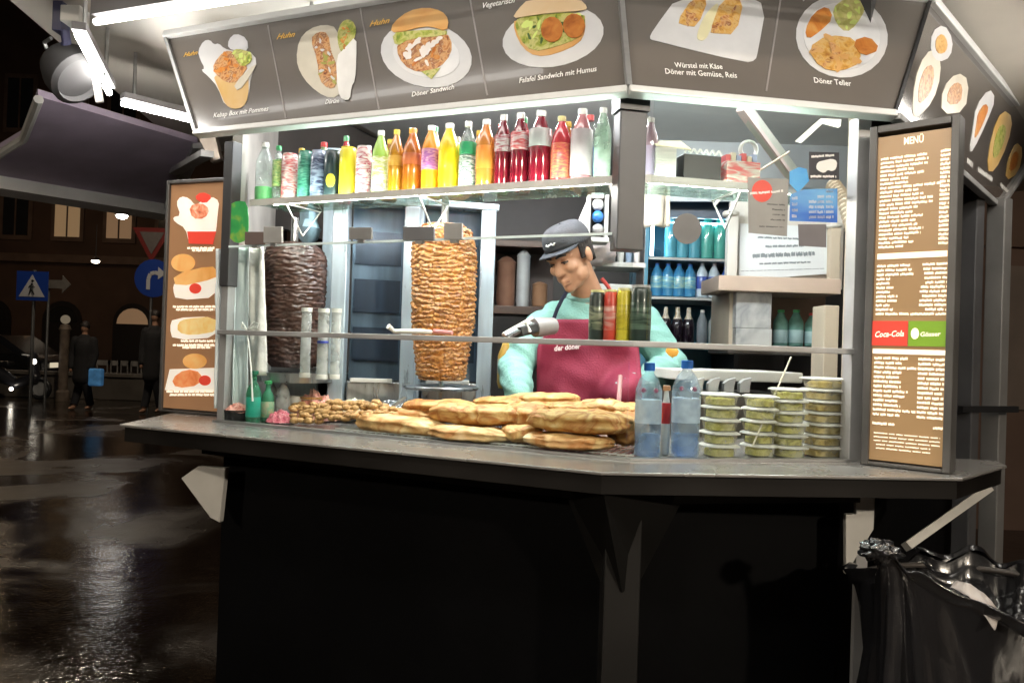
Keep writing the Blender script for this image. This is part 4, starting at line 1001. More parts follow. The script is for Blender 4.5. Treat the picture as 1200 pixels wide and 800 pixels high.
# patties
patty_m = mottled('patty',[(.16,.07,.02),(.42,.22,.07),(.55,.33,.13),(.3,.14,.05)],60,.6,.7,detail=8)
rr = random.Random(11)
n_ = 0
for row, (y0, ins, cnt) in enumerate(((492,.06,19),(487,.085,19),(482,.11,18),(478,.14,17),(477,.17,14),(476,.20,11))):
    for i in range(cnt):
        x = 346+i*(6.2 if row < 2 else 6.6)+rr.uniform(-3,3); y = y0-(3 if 5 < i < 15 else 0)-i*.12+rr.uniform(-2,2)
        c = F1.hit(x, y, ins); rad = rr.uniform(.0095,.0145)
        t = thing('meat_patty','brown fried meat patty in the heap between pink relish and breads','patty',c-Z3*rad*.7,'heap of brown patties')
        def P(u, v, c=c, rad=rad, sd=rr.uniform(0,50)):
            a = 2*PI*u; ph = PI*(v-.5); d = Vector((math.cos(a)*math.cos(ph), math.sin(a)*math.cos(ph), math.sin(ph)))
            return c+Vector((d.x*1.15,d.y*1.0,d.z*.72))*rad*(1+.22*noise.noise(d*2.2+Vector((sd,0,0)))+.10*noise.noise(d*6+Vector((sd,0,0))))
        MB().grid(P, 12, 8, True).build('crust', patty_m, t, smooth='all')
def heap(name, label, cat, x0, x1, yb, ytop, ins, depth, m, seed, lump=.35):
    t = thing(name, label, cat, F1.hit((x0+x1)/2, yb, ins))
    a = F1.hit(x0, yb, ins); b = F1.hit(x1, yb, ins); c = (a+b)/2; L = (b-a).length/2; H = F1.hit((x0+x1)/2, ytop, ins+depth/2).z-c.z; u_ = (b-a).normalized(); u_.z = 0
    def P(u, v):
        an = 2*PI*u; r = 1-v
        d = Vector((math.cos(an)*r, math.sin(an)*r, 0)); q = Vector((d.x*4+seed, d.y*4, v*3))
        z = (1-r**2.2)*(1+lump*noise.noise(q))+.16*noise.noise(q*3)*(v > 0)+.1*noise.noise(q*7)*(v > 0)
        return c+u_*(d.x*L*(1+.1*noise.noise(q)))+F1.n*(d.y*depth/2+depth/2)+Z3*(max(0,z)*H)
    MB().grid(P, 48, 24, True).build('heap', m, t, smooth='all')
pinkm = mottled('pink_relish',[(.4,.08,.06),(.66,.26,.2),(.72,.42,.34),(.55,.16,.13)],70,.5,.8,detail=8)
heap('pink_relish','heap of pink shredded relish beside the brown patties','food',326,380,492,462,.18,.13,pinkm,3)
heap('red_relish','small heap of deep pink relish in front of the green bottles','food',304,332,495,481,.05,.08,mottled('red_relish',[(.4,.03,.06),(.65,.15,.2),(.7,.35,.35)],70,.5,.8),9)
heap('white_salad','shallow heap of creamy white salad behind the patties','food',372,432,487,468,.24,.12,mottled('cream_salad',[(.7,.62,.42),(.8,.74,.6),(.75,.65,.45)],40,.5,.5),14)
p = F1.hit(278,494,.05); t = thing('meat_packet','black tray with pinkish raw meat beside the plastic strips','food tray',Vector((p.x,p.y,ZC)))
MB().lathe([(.03,0),(.04,.035),(.042,.036),(.036,.03),(0,.02)],Vector((p.x,p.y,ZC+.001)),20,sx=1.0,sy=.9).build('tray', black, t, smooth=True)
def P(u,v):
    an=2*PI*u; r=1-v; d=Vector((math.cos(an)*r,math.sin(an)*r,0)); q=d*3
    return Vector((p.x,p.y,ZC+.032))+Vector((d.x*.04,d.y*.035,(1-r*r)*.024+.008*noise.noise(q*3)))
MB().grid(P,30,12,True).build('meat', pinkm, t, smooth='all')
foil = mat('foil',(.75,.76,.78),.22,.9,.1,20,.9,55)
t = thing('foil_sheet','crumpled silver foil behind the brown patties','foil',F1.hit(455,480,.2))
mb = MB(); mb.grid(lambda u,v: F1.hit(424+75*u, 484, .22)+F1.n*(.14*v)+Z3*(.012+.02*math.sin(PI*v)+.014*noise.noise(Vector((u*9,v*7,2)))), 30, 16); mb.build('sheet', foil, t, smooth=True, thick=.001)
t = thing('serving_tongs','silver serving tongs lying on the foil','tongs',F1.hit(458,475,.2))
for dx in (0, 5):
    MB().tube([F1.hit(443+dx,486,.17),F1.hit(456+dx,478,.18),F1.hit(474+dx*.3,465,.2)],[.004,.003,.003],6).build('arm', alu, t, smooth=True)
# condiment bottles at the left end
def cond(cx, yb, yt, w, ins, label, m, cm, lab=None, shape='glass', nm='sauce_bottle', cat='bottle', neck=.5):
    p = F1.hit(cx, yb, ins); s = p.y/F; h = (yb-yt)*s; dz = p.z-(ZC+.001)
    p.z = ZC+.001; 
    return bottle(nm, label, p, w*s/2, h+max(0,dz), m, cm, lab, (.12,.5), neck, cat, 'sauces at the end of the counter', shape)
greeng = glassy('green_glass',(.25,.6,.4),1.3,.05,.4,(.12,.42,.26))
cond(296,497,436,17,.05,'green glass bottle with dark green cap and teal base',greeng,pl('dkgreen',(.01,.15,.08)),pl('teal_label',(.02,.35,.25)))
cond(313,490,446,15,.10,'green patterned sauce bottle without base label, beside the teal based one',greeng,capg,mottled('sauce_label',[(.55,.4,.2),(.2,.45,.28),(.6,.5,.35)],40,.4,0))
cond(317,480,437,14,.18,'pale sauce bottle with red cap',clear2,capr)
cond(331,480,438,16,.16,'clear shaker with silver lid tilted beside the red capped bottle',clear2,alu)
p = F1.hit(347,474,.22); p.z = ZC+.001; t = thing('white_cup','small white cup between shaker and jar','cup',p); MB().lathe([(.022,0),(.03,.055),(.029,.055),(.02,.004),(0,.004)],p+Z3*.02,18).build('cup', white_plastic, t, smooth=True); MB().lathe([(.03,0),(.03,.019),(0,.019)],p,18).build('saucer', white_plastic, t)
p = F1.hit(366,476,.24); p.z = ZC+.001; bottle('spice_jar','squat white jar with wide brown lid',p,.036,.075,white_plastic,pl('brown_lid',(.4,.2,.06)),None,(.3,.6),.93,'jar','sauces at the end of the counter','pet')
# water bottles
water_lab = band('water_label',(.55,.62,.7),(.25,.35,.55),9,(1,1,.4))
def water(cx, yb, yt, w, ins, label, f=F2):
    p = f.hit(cx, yb, ins); s = p.y/F; p.z = ZC+.002
    h = (yb-yt)*s; r = w*s/2
    t = thing('water_bottle', label, 'bottle', p, 'water bottles on the counter')
    prof = [(r*.75,0),(r*.97,h*.015),(r,h*.05),(r*.96,h*.16),(r,h*.2),(r*.97,h*.27),(r,h*.3),(r,h*.64),(r*.98,h*.72),(r*.7,h*.83),(r*.36,h*.89),(r*.34,h*.92)]
    MB().lathe(prof,p,22).build('body', glassy('blue_pet',(.90,.95,.99),1.4,.04,.24,(.62,.76,.9)), t, smooth=True)
    MB().lathe([(r*.42,h*.915),(r*.42,h*.99),(r*.38,h),(0,h)],p,16).build('cap', capb, t)
    MB().lathe([(r*1.005,h*.36),(r*1.012,h*.37),(r*1.012,h*.60),(r*1.005,h*.61)],p,22).build('label', glassy('thin_label',(.9,.94,.98),.8,.2,.5,(.66,.74,.82)), t, smooth=True)
    MB().lathe([(r*.72,h*.01),(r*.92,h*.05),(r*.92,h*.24),(0,h*.24)],p,20).build('base_tint', glassy('deep_blue',(.6,.72,.9),.8,.05,.35,(.2,.36,.62)), t, smooth=True)
    mm = MB()
    for q in (-.5,.35):
        a = -PI/2+q*1.1; mm.ell(p+Vector((r*.97*math.cos(a),r*.97*math.sin(a),h*.71)),(.006,.0015,.006),n=10,m=5)
    mm.build('emblem', pl('wine_mark',(.3,.1,.18)), t)
water(758,534,424,31,.06,'water bottle with blue cap next to the breads, first of two')
water(802,536,423,33,.06,'water bottle with blue cap next to the stacked tubs')
p = F2.hit(779,530,.10); p.z = ZC+.002
bottle('sauce_bottle','narrow white squeeze bottle with red band between the water bottles',p,.011,.17,white_plastic,pl('orange_tip',(.6,.28,.12)),pl('red_band',(.6,.03,.03)),(.45,.75),.45,'bottle')
# sweet tubs
tub_m = glassy('tub_plastic',(.98,.98,.96),1.0,.12,.17,(.88,.86,.80))
lid_m = glassy('tub_lid',(.97,.97,.95),1.0,.15,.62,(.86,.84,.78))
pist = mottled('pistachio_sweet',[(.15,.14,.02),(.40,.37,.07),(.56,.52,.15),(.28,.22,.05)],40,.5,.5,detail=6)
pist2 = mottled('honey_sweet',[(.3,.2,.04),(.56,.42,.13),(.66,.53,.22),(.42,.27,.07)],40,.5,.5,detail=6)
st = [(842,38,465,5,'first'),(888,34,468,5,'second'),(922,36,459,6,'third'),(963,44,447,7,'tall last')]
names_ = ['beside the water bottle','second from water bottle','left of the tallest','in tallest stack']
ordn = ['bottom','second','third','fourth','fifth','sixth','seventh']
for si_, (cx, wpx, ytop, cnt, _) in enumerate(st):
    b0 = F2.hit(cx, 539, .085+.012*(si_%2)); s = b0.y/F; hz = (539-ytop)*s/cnt; w = wpx*s/2
    for j in range(cnt):
        p = Vector((b0.x+R.uniform(-.002,.002), b0.y+R.uniform(-.002,.002), ZC+.002+hz*j))
        where = ('topmost' if j == cnt-1 else ordn[j]+(' from the bottom' if j else ''))
        t = thing('sweets_tub', ('tub of greenish sweets, '+where+', in stack ' if si_ < 3 else 'tub of honey coloured sweets, '+where+' ')+names_[si_], 'tub', p, 'tubs of sweets stacked on the counter')
        def sq(r, z, n=24, e=.55):
            o_ = []
            for i in range(n):
                a = 2*PI*i/n; c_, s_ = math.cos(a), math.sin(a)
                o_.append(p+F2.u*(r*abs(c_)**e*(1 if c_ > 0 else -1))+F2.n*(r*abs(s_)**e*(1 if s_ > 0 else -1)*1.15)+Z3*z)
            return o_
        mb = MB(); vs = []; rings = [(w*.8,0),(w*.93,hz*.74),(w*.98,hz*.76)]
        for r_, z_ in rings: vs += sq(r_, z_)
        fs = [(i*24+q, i*24+(q+1)%24, (i+1)*24+(q+1)%24, (i+1)*24+q) for i in range(len(rings)-1) for q in range(24)]+[tuple(range(23,-1,-1))]
        mb.add(vs, fs).build('box', tub_m, t, smooth=True)
        mb = MB(); vs = []; rings = [(w*1.0,hz*.765),(w*1.07,hz*.775),(w*1.07,hz*.86),(w*.97,hz*.93),(w*.9,hz*.97)]
        for r_, z_ in rings: vs += sq(r_, z_)
        fs = [(i*24+q, i*24+(q+1)%24, (i+1)*24+(q+1)%24, (i+1)*24+q) for i in range(len(rings)-1) for q in range(24)]+[tuple(4*24+q for q in range(24))]
        mb.add(vs, fs).build('lid', lid_m, t, smooth=True)
        mb = MB()
        def P2(u, v, w=w, p=p, hz=hz, sd=j*3+si_*17):
            a = 2*PI*u; rr_ = (1-v) if v > .4 else 1
            if v <= .4: z = .08+.5*v/.4; rad = .9
            else: z = .58; rad = .9*(1-(v-.4)/.6)
            c_, s_ = math.cos(a), math.sin(a)
            q = Vector((c_*rad*3+sd, s_*rad*3, z))
            return p+F2.u*(w*.88*rad*abs(c_)**.7*(1 if c_ > 0 else -1))+F2.n*(w*.98*rad*abs(s_)**.7*(1 if s_ > 0 else -1))+Z3*(hz*(z+.16*noise.noise(q)*(v > .3)))
        mb.grid(P2, 20, 12, True).build('sweets', pist2 if si_ == 3 else pist, t, smooth='all')
# clip rack and steel warmer behind the tubs
wm = thing('steel_warmer','pale steel topped warmer behind the stacked tubs','warmer',at(870,470,2.45))
a = at(795,448,2.42); b = at(941,448,2.5)
ux = (b-a); ux.z = 0; L_ = ux.length; ux.normalize(); uy = Vector((-ux.y,ux.x,0)); c = (a+b)/2
MB().box(Vector((c.x,c.y,at(870,441,2.45).z))+uy*.14,(L_,.28,.032),(ux,uy,Z3)).build('top', alu_light, wm, bev=.004)
MB().box(Vector((c.x,c.y,(ZC+a.z)/2-.02))+uy*.16,(L_-.02,.24,a.z-ZC-.02),(ux,uy,Z3)).build('body', mat('warmer_body',(.12,.11,.1),.4,.6,.2,6), wm)
for i in range(4):
    q = at(818+i*18.5,452,2.38)
    t = thing('clip_holder','grey metal clip hanging on the warmer front','clip',q,'grey clips on the warmer')
    MB().slab([q+Vector(v) for v in ((-.016,0,-.02),(.014,0,-.02),(.014,0,.0),(.02,0,.025),(-.004,0,.018),(-.016,0,.006))],(0,1,0),.03).build('plate', alu_dull, t, bev=.001)
t = thing('reflection_stick','thin pale made-up stick drawing a glass reflection behind the tubs','stick',F2.hit(882,520,.05))
MB().tube([F2.hit(882,522,.05),F2.hit(927,418,.12)],.0022,6).build('shaft', mat('reflection_line',(.6,.55,.42),.5), t)  # made-up stick in place of a reflection line in the glass
# four tall cans standing behind the rail
t0 = thing('can_ledge','small clear ledge behind the rail carrying tall tins','ledge',F2.pt(.0,.1,zr))
MB().slab([F1.pt(.30,.02,zr-.006),F1.pt(-.02,.02,zr-.006),F1.pt(-.02,.16,zr-.006),F1.pt(.30,.16,zr-.006)],Z3,.006).build('plate', shelf_glass, t0)
for (x0,x1,yb,yt,m_,lab,lm_) in ((690,707,398,338,pl('tin1',(.02,.025,.02)),'tall black tin with yellow foot, first of the tins behind the rail',band('tl1',(.03,.04,.03),(.3,.3,.2),9)),
   (707,722,398,337,pl('tin2',(.62,.06,.04)),'tall red tin between the black and the yellow tin',band('tl2',(.6,.06,.04),(.7,.4,.35),9)),
   (722,738,398,335,pl('tin3',(.7,.55,.04)),'tall yellow tin with small dark marks',band('tl3',(.7,.55,.05),(.5,.38,.03),12)),
   (738,761,399,332,pl('tin4',(.008,.02,.014)),'tall dark green tin, widest of the tins behind the rail',band('tl4',(.008,.022,.015),(.1,.15,.11),8))):
    p = F1.hit((x0+x1)/2, yb, .09); s = p.y/F; p.z = zr+.0005
    t = bottle('tall_tin', lab, p, (x1-x0)/2*s*1.08, (yb-yt)*s, m_, None, lm_, (.25,.72), .3, 'tin', 'tall tins behind the rail', 'can')
    if 'yellow foot' in lab: MB().lathe([((x1-x0)/2*s*1.03,.0),((x1-x0)/2*s*1.03,.018)],p,18).build('foot_band', pl('tin3',(.7,.55,.04)), t)
    MB().lathe([((x1-x0)/2*s*.95,(yb-yt)*s*.985),((x1-x0)/2*s*.95,(yb-yt)*s*1.03),(0,(yb-yt)*s*1.03)],p,18).build('lid', pl('cream_lid',(.8,.72,.35)) if x0 < 735 else alu_dull, t)

# ------------------------------------------------------------------ inside: drinks fridge and right hand furniture
FY = 3.9
f0 = at(756,415,FY); f1 = at(860,415,FY); fz1 = min(2.38, at(800,228,FY).z); fz0 = f0.z-.25
fr = thing('drinks_fridge','open fronted blue lit drinks fridge with shelves of bottles behind the server','fridge',Vector(((f0.x+f1.x)/2,FY,fz0)))
fx0, fx1 = f0.x, f1.x; fc = (fx0+fx1)/2; fwid = fx1-fx0
blue_in = mat('fridge_inside',(.10,.30,.42),.3,.1,.15,5,rvar=.1)
MB().box((fc,FY+.45,(fz0+fz1)/2),(fwid,.03,fz1-fz0)).build('back', blue_in, fr)
for x in (fx0-.012, fx1+.012): MB().box((x,FY+.22,(fz0+fz1)/2),(.024,.45,fz1-fz0)).build('side', blue_in if x < fc else black, fr)
MB().box((fc,FY+.22,fz1+.012),(fwid+.05,.46,.024)).build('top', blue_in, fr)
MB().box((fc,FY-.01,fz1-.06),(fwid-.02,.02,.11)).build('header', mat('fridge_header',(.02,.05,.10),.3), fr)
rows = [(348,'b'),(302,'a'),(405,'c')]
for (y,_) in rows:
    MB().box((fc,FY+.2,at(805,y,FY).z-.008),(fwid-.004,.42,.012)).build('shelf', alu_light, fr)
MB().tube([Vector((fx0+.02,FY+.02,at(800,300,FY).z)),Vector((fx0+.02,FY+.02,fz1-.12))],.008,8).build('strip_light', glow('fridge_glow',(.55,.85,1.0),22.0), fr)
MB().tube([Vector((fx0+.03,FY+.05,fz1-.13)),Vector((fx1-.03,FY+.05,fz1-.13))],.006,8).build('strip_light', glow('fridge_glow',(.55,.85,1.0),22.0), fr)
def frb(px, py, ytop, wpx, m, label, capm, lab=None, shape='pet', neck=.35):
    p = at(px, py, FY+.06); s = (FY+.06)/F
    p.z = at(805,py,FY).z-.0015
    return bottle('fridge_bottle', label, p, wpx*s/2*1.13, (py-ytop)*s, m, capm, lab, (.25,.6), neck, 'bottle', 'bottles in the fridge', shape)
teal = lq('teal_drink',(.12,.42,.52)); waterb = lq('water_blue',(.08,.35,.65)); wlab = band('wlab',(.1,.4,.6),(.5,.7,.6),14)
for i, x in enumerate((785,799,813,828,843)):
    frb(x,301,252 if i < 3 else 246,13,teal if i < 3 else lq('mint_drink',(.12,.5,.42)), ('teal drink bottle on the top fridge shelf' if i < 3 else 'mint green drink bottle on the top fridge shelf'), capw, None)
for i, x in enumerate((769,782,795,808)):
    frb(x,347,308,12.5,waterb,'blue water bottle on the middle fridge shelf',capb,wlab)
for i, x in enumerate((822,836)):
    frb(x,347,306,12,pl('white_drink',(.6,.68,.75)),'white drink bottle on the middle fridge shelf',capw,pl('dblue',(.06,.1,.4)))
frb(850,347,310,12,pl('deepblue_drink',(.04,.12,.5)),'deep blue bottle at the end of the middle fridge shelf',capb)
gold = mottled('gold_foil',[(.5,.38,.22),(.75,.68,.55),(.4,.28,.14)],60,.3,.2)
for i, x in enumerate((779,793,806)):
    t = frb(x,405,360,12.5,lq('dark_beer',(.02,.012,.02)),'dark bottle with gold foil neck on the bottom fridge shelf',None,None,'glass')
    p = at(x,405,FY+.06); p.z = at(805,405,FY).z; h = 45*(FY+.06)/F; r = 6.25*(FY+.06)/F
    MB().lathe([(r*1.0,h*.5),(r*.9,h*.66),(r*.46,h*.8),(r*.4,h*.99),(0,h*1.0)],p,14).build('foil_neck', gold, t, smooth=True)
frb(822,405,362,11,lq('grey_drink',(.3,.33,.36)),'grey bottle beside the gold necked bottles',capw)
frb(836,405,364,12,lq('pale_drink',(.5,.55,.55)),'pale bottle on the bottom fridge shelf',capw)
frb(849,405,366,11,lq('rose_drink',(.5,.2,.22)),'rose coloured bottle at the end of the bottom fridge shelf',capw)

# white cupboard with notice
WY = 3.3
cb = thing('white_cupboard','cream open cupboard with round posts, notice behind and bottles below','cupboard',at(918,420,WY))
def P(px,py,Y=WY): return at(px,py,Y)
white_pan = mat('white_panel',(.70,.66,.60),.45,0,.08,5)
beige_pan = mat('beige_panel',(.60,.48,.36),.5,0,.12,5)
def pxbox(x0,x1,y0,y1,Y,d,nm,m,par,bev=.003):
    a = at(x0,y1,Y); b = at(x1,y0,Y)
    return MB().box(((a.x+b.x)/2,Y+d/2,(a.z+b.z)/2),(abs(b.x-a.x),d,abs(b.z-a.z))).build(nm,m,par,bev=bev)
pxbox(851,866,247,340,WY,.04,'post',white_pan,cb); pxbox(972,986,262,330,WY,.04,'post',cream,cb)
pxbox(853,990,240,335,WY+.06,.02,'back_board',white_pan,cb)
pxbox(842,986,327,340,WY-.10,.30,'shelf_board',mat('peach_board',(.66,.5,.40),.45,0,.1,6),cb)
pxbox(853,862,341,415,WY,.3,'side_board',cream,cb)
pxbox(865,968,341,406,WY+.27,.02,'back_board',mat('brown_back',(.13,.07,.04),.5),cb)
pxbox(852,970,407,414,WY-.02,.32,'shelf_board',dark_metal,cb)
for x in (851,972):
    q = at(x+7,250 if x < 900 else 264,WY); MB().lathe([(.028,0),(.034,.006),(.034,.016),(.026,.022),(0,.022)],Vector((q.x,WY+.02,q.z-.01)),16).build('post_top', white_pan, cb)
nt_ = thing('paper_notice','white printed notice with faint grey lines on the cupboard','notice',at(916,330,WY-.01))
MB().slab([at(x,y,WY+.035) for x,y in ((866,328),(969,321),(969,266),(867,262))],(0,-1,0),.002).build('sheet', mat('notice_paper',(.80,.82,.83),.6,0,.04,5,emit=.0), nt_)
mm = MB()
for (x0,y0,x1,y1,h) in ((888,279,940,281,.008),(897,290,942,289,.01),(882,302,955,299,.018),(890,310,950,308,.008),(868,318,966,315,.003)): scrawl(mm, at(x0,y0,WY+.0315), at(x1,y1,WY+.0315), h, (0,-1,0), rr)
mm.build('lettering', mat('faint_ink',(.22,.25,.27),.6,0,0), nt_)
for (y0,y1,lab) in ((340,384,'grey white carton, upper of two on the cupboard shelf'),(385,406,'low grey white carton under the taller carton')):
    t = thing('carton', lab, 'carton', at(883,y1,WY-.05), 'cartons in the cupboard'); pxbox(862,905,y0+.5,y1,WY-.05,.2,'box',mottled('carton_print',[(.55,.54,.52),(.6,.59,.57),(.35,.35,.36),(.58,.57,.55)],7,.5,0),t,.003)
for i, x in enumerate((914,932,951)):
    p = at(x,406,WY+.07); s = WY/F
    bottle('green_bottle', ['pale green glass bottle beside the cartons','pale green glass bottle, middle of three in the cupboard','pale green bottle with reddish top at the cupboard end'][i], p, 8.6*s, (44 if i < 2 else 40)*s, glassy('sea_glass',(.5,.8,.72),1.3,.05,.55,(.25,.5,.44)), [capg,capg,capr][i], pl('sea_label',(.35,.5,.52)), (.1,.45), .4, 'bottle','bottles in the cupboard')
t = thing('beige_box','tall beige box standing by the window post','box',at(972,446,2.9)); pxbox(964,984,358,447,2.9,.12,'box',cream,t,.004)
# paper roll column, wrapped things, holder with blue balls
t = thing('paper_bundle','tall cream paper bundle hanging beside the hanging post','paper',at(768,265,2.9))
mb = MB(); mb.grid(lambda u,v: at(753+33*u-3*v*(u-.5),206+60*v,2.9)+Vector((0,.02*math.sin(u*9+v),0)), 16, 14); mb.build('sheet', mat('cream_paper',(.78,.70,.60),.7), t, smooth='all', thick=.01)
t = thing('white_holder','white frame holder with three blue and grey balls above the cap','holder',at(698,276,2.95))
pxbox(687,693,228,278,2.95,.05,'frame',white_plastic,t); pxbox(708,714,228,278,2.95,.05,'frame',white_plastic,t); pxbox(693.2,707.8,226,232,2.95,.05,'frame',white_plastic,t); pxbox(687,714,278.3,283,2.93,.09,'frame',white_plastic,t); pxbox(693,708,233,278,3.0,.01,'back',black,t)
for i,(y,m_) in enumerate(((240,white_plastic),(254,pl('ball_blue',(.04,.2,.6))),(269,alu_dull))):
    MB().ell(at(700.5,y,2.965),(.022,.022,.022),n=14,m=8).build('ball', m_, t, smooth=True)
t = thing('white_cone','slanted white paper cone leaning beside the holder','paper',at(683,275,2.9)); MB().tube([at(679,277,2.9),at(690,236,2.9)],[.028,.008],10).build('cone', white_plastic, t, smooth=True)
t = thing('foil_parcel','pinkish and silver wrapped parcel behind the server','parcel',at(703,310,3.05))
def Pf(u,v):
    a=2*PI*u; ph=PI*(v-.5); d=Vector((math.cos(a)*math.cos(ph),math.sin(a)*math.cos(ph),math.sin(ph))); return at(700,296,3.1)+Vector((d.x*.07,d.y*.06,d.z*.05))*(1+.3*noise.noise(d*3))
MB().grid(Pf,24,14,True).build('wrap', mottled('pink_foil',[(.6,.5,.5),(.72,.6,.58),(.4,.4,.45)],20,.35,.5), t, smooth='all')
t = thing('side_shelf','pale shelf with bluish packed cups behind the server shoulder','shelf',at(735,318,3.15))
pxbox(700,757,308,312,3.1,.2,'board',alu_light,t); pxbox(752,757,262,400,3.1,.2,'upright',alu,t); pxbox(700,757,334,340,3.1,.2,'board',alu_light,t)
for i in range(5):
    q = at(708+i*9.5,307.5,3.13); u = thing('cup_stack','small bluish cup on the pale shelf behind the server','cup',q,'cups on the pale shelf'); MB().lathe([(.011,0),(.014,.05+.01*(i%2)),(0,.05+.01*(i%2))],q,12).build('cup', pl('cupblue',(.3,.4,.55)) if i%2 else white_plastic, u, smooth=True)
# dark shelf at the back with pots
bs = thing('back_shelf','dark wooden shelf unit with metal pots behind the grill','shelf',at(610,420,3.6))
wood = mat('dark_wood',(.06,.03,.018),.5,0,.3,6,stretch=(1,1,6))
pxbox(575,650,283,288,3.6,.3,'board',wood,bs); pxbox(575,650,360,367,3.6,.3,'board',wood,bs); pxbox(575,650,289,359,3.88,.02,'back',mat('shelf_back',(.05,.03,.025),.6),bs); pxbox(572,576,240,460,3.6,.3,'side',wood,bs)
for i,(x,y0,y1,w_,m_,lab) in enumerate(((592,300,359,22,mat('pot_copper',(.35,.18,.12),.35,.7,.2,8),'copper coloured pot on the dark shelf'),(612,292,359,16,alu_dull,'tall grey metal canister on the dark shelf'),(632,330,359,18,mat('pot_brown',(.25,.13,.07),.5),'low brown jar on the dark shelf'))):
    q = at(x,y1,3.66); s = 3.66/F; t = thing('kitchen_pot',lab,'pot',q,'pots on the dark shelf')
    h = (y1-y0)*s; r = w_*s/2; MB().lathe([(r*.9,0),(r,h*.1),(r*.97,h*.85),(r*1.05,h*.88),(r*.5,h*.97),(0,h)],q,18).build('body',m_,t,smooth=True)
t = thing('yellow_stand_in','yellow bottle shape standing in for a yellowish meat piece right of the meat spit','bottle',at(591,452,2.75))
q = at(591,455,2.75); MB().lathe([(.02,0),(.026,.02),(.026,.11),(.015,.14),(.006,.17),(0,.175)],q,16).build('body', mottled('yellow_piece',[(.55,.3,.03),(.7,.5,.1),(.4,.2,.03)],14,.4,0), t, smooth=True)  # made-up bottle in place of a yellowish bit of meat
MB().lathe([(.0268,.05),(.0268,.10)],q,16).build('label', pl('mlabel',(.5,.4,.25)), t)
# ceiling braces and hanging tools in the upper right
t = thing('ceiling_brace','broad pale slanted brace running down from the ceiling at upper right','brace',at(905,170,2.9))
MB().bar(at(872,128,2.75),at(935,212,3.05),.06,.02,(0,-1,.3)).build('strut', mat('greenish_alu',(.42,.44,.38),.4,.4,.15,6), t); MB().bar(at(868,128,2.72),at(925,206,3.0),.016,.03,(0,-1,.3)).build('edge', mat('rosy_alu',(.55,.45,.42),.4,.3,.1), t)
t = thing('bent_lamp','bright white angled lamp plate under the ceiling at upper right','lamp',at(950,150,2.6))
MB().slab([at(x,y,2.6) for x,y in ((934,164),(941,166),(966,143),(985,148),(986,140),(962,139))],(0,1,0),.02).build('plate', glow('bent_glow',(1,.93,.8),1.6), t)
t = thing('vent_coil','ribbed cream hose beside the window post','hose',at(990,330,2.3))
mm = MB(); pts = []; 
cpts = [at(975,215,2.5),at(990,235,2.45),at(1000,270,2.4),at(1003,330,2.4),at(1003,400,2.4),at(1000,450,2.4)]
for i in range(70):
    f = i/69*(len(cpts)-1); j = min(int(f), len(cpts)-2); pts.append(cpts[j].lerp(cpts[j+1], f-j))
mm.tube(pts,[.024 if i%2 else .019 for i in range(70)],10); mm.build('hose', cream, t, smooth=False)
for (a,b,c_) in (((893,196),(925,176),(915,186)),):
    t = thing('thin_tool','thin pale rod sticking out behind the cards','rod',at(893,200,2.5)); MB().tube([at(890,200,2.5),at(925,178,2.5)],.004,6).build('rod', mat('tool_wood',(.6,.5,.38),.5), t)
t = thing('white_cable','white looped cable at the fridge corner','cable',at(850,240,2.9)); MB().tube([at(838,240,2.9),at(848,228,2.9),at(858,222,2.9),at(862,235,2.88),at(855,248,2.87)],.006,6).build('loop', white_plastic, t, smooth=True)
t = thing('small_flower','small orange yellow clip ornament at the server sleeve','clip',at(788,412,2.3))
MB().lathe([(.003,-.008),(.016,-.002),(.018,.004),(.006,.008)],at(788,412,2.33),8,ax=(Vector((1,0,0)),Z3,Vector((0,-1,0))),rough=.25).build('petals', pl('orange_clip',(.75,.36,.05)), t, smooth=True)
MB().tube([at(788,412,2.33),at(788,418,2.36)],.004,6).build('pin', alu, t)

# ------------------------------------------------------------------ the server
PY = 2.80
skin = mottled('skin',[(.48,.24,.14),(.56,.30,.18),(.50,.25,.15)],9,.45,.06)
per = thing('person','man in grey cap, mint sweatshirt and maroon apron looking down behind the counter','person',Vector((.29,PY,.19)))
def A(px,py,Y): return at(px,py,Y)
neck = A(692,348,PY); headc = A(668,301,2.71)
shR = A(637,386,PY+.0); shL = A(753,380,PY+.02); elR = A(604,432,PY-.08); hdR = A(606,468,PY-.26); elL = A(790,430,PY-.03); hdL = A(726,462,PY-.25)
pelv = Vector((.27,PY+.02,1.06)); 
def cap_chain(mb, pts, rad, n=16, sy=1.0):
    mb.tube(pts, rad, n)
    for p, r in zip(pts, rad): mb.ell(p, (r,r,r), n=n, m=8)
def remesh(mb, vox, smooth=6, disp=None):
    me = mb.mesh('tmp'); o = bpy.data.objects.new('tmp', me); COL.objects.link(o)
    q = o.modifiers.new('r','REMESH'); q.mode = 'VOXEL'; q.voxel_size = vox
    q = o.modifiers.new('s','SMOOTH'); q.iterations = smooth; q.factor = .5
    dg = bpy.context.evaluated_depsgraph_get(); e = o.evaluated_get(dg); out = bpy.data.meshes.new_from_object(e)
    bpy.data.objects.remove(o)
    if disp:
        ns = [v.normal.copy() for v in out.vertices]
        for v, n in zip(out.vertices, ns): v.co += n*disp(v.co)
    return out
# body with head
yaw, pit = math.radians(37), math.radians(27)
fh = Vector((-math.sin(yaw), -math.cos(yaw), 0)); hl = Vector((math.cos(yaw), -math.sin(yaw), 0))
hf = fh*math.cos(pit)-Z3*math.sin(pit); hu = Z3*math.cos(pit)+fh*math.sin(pit)
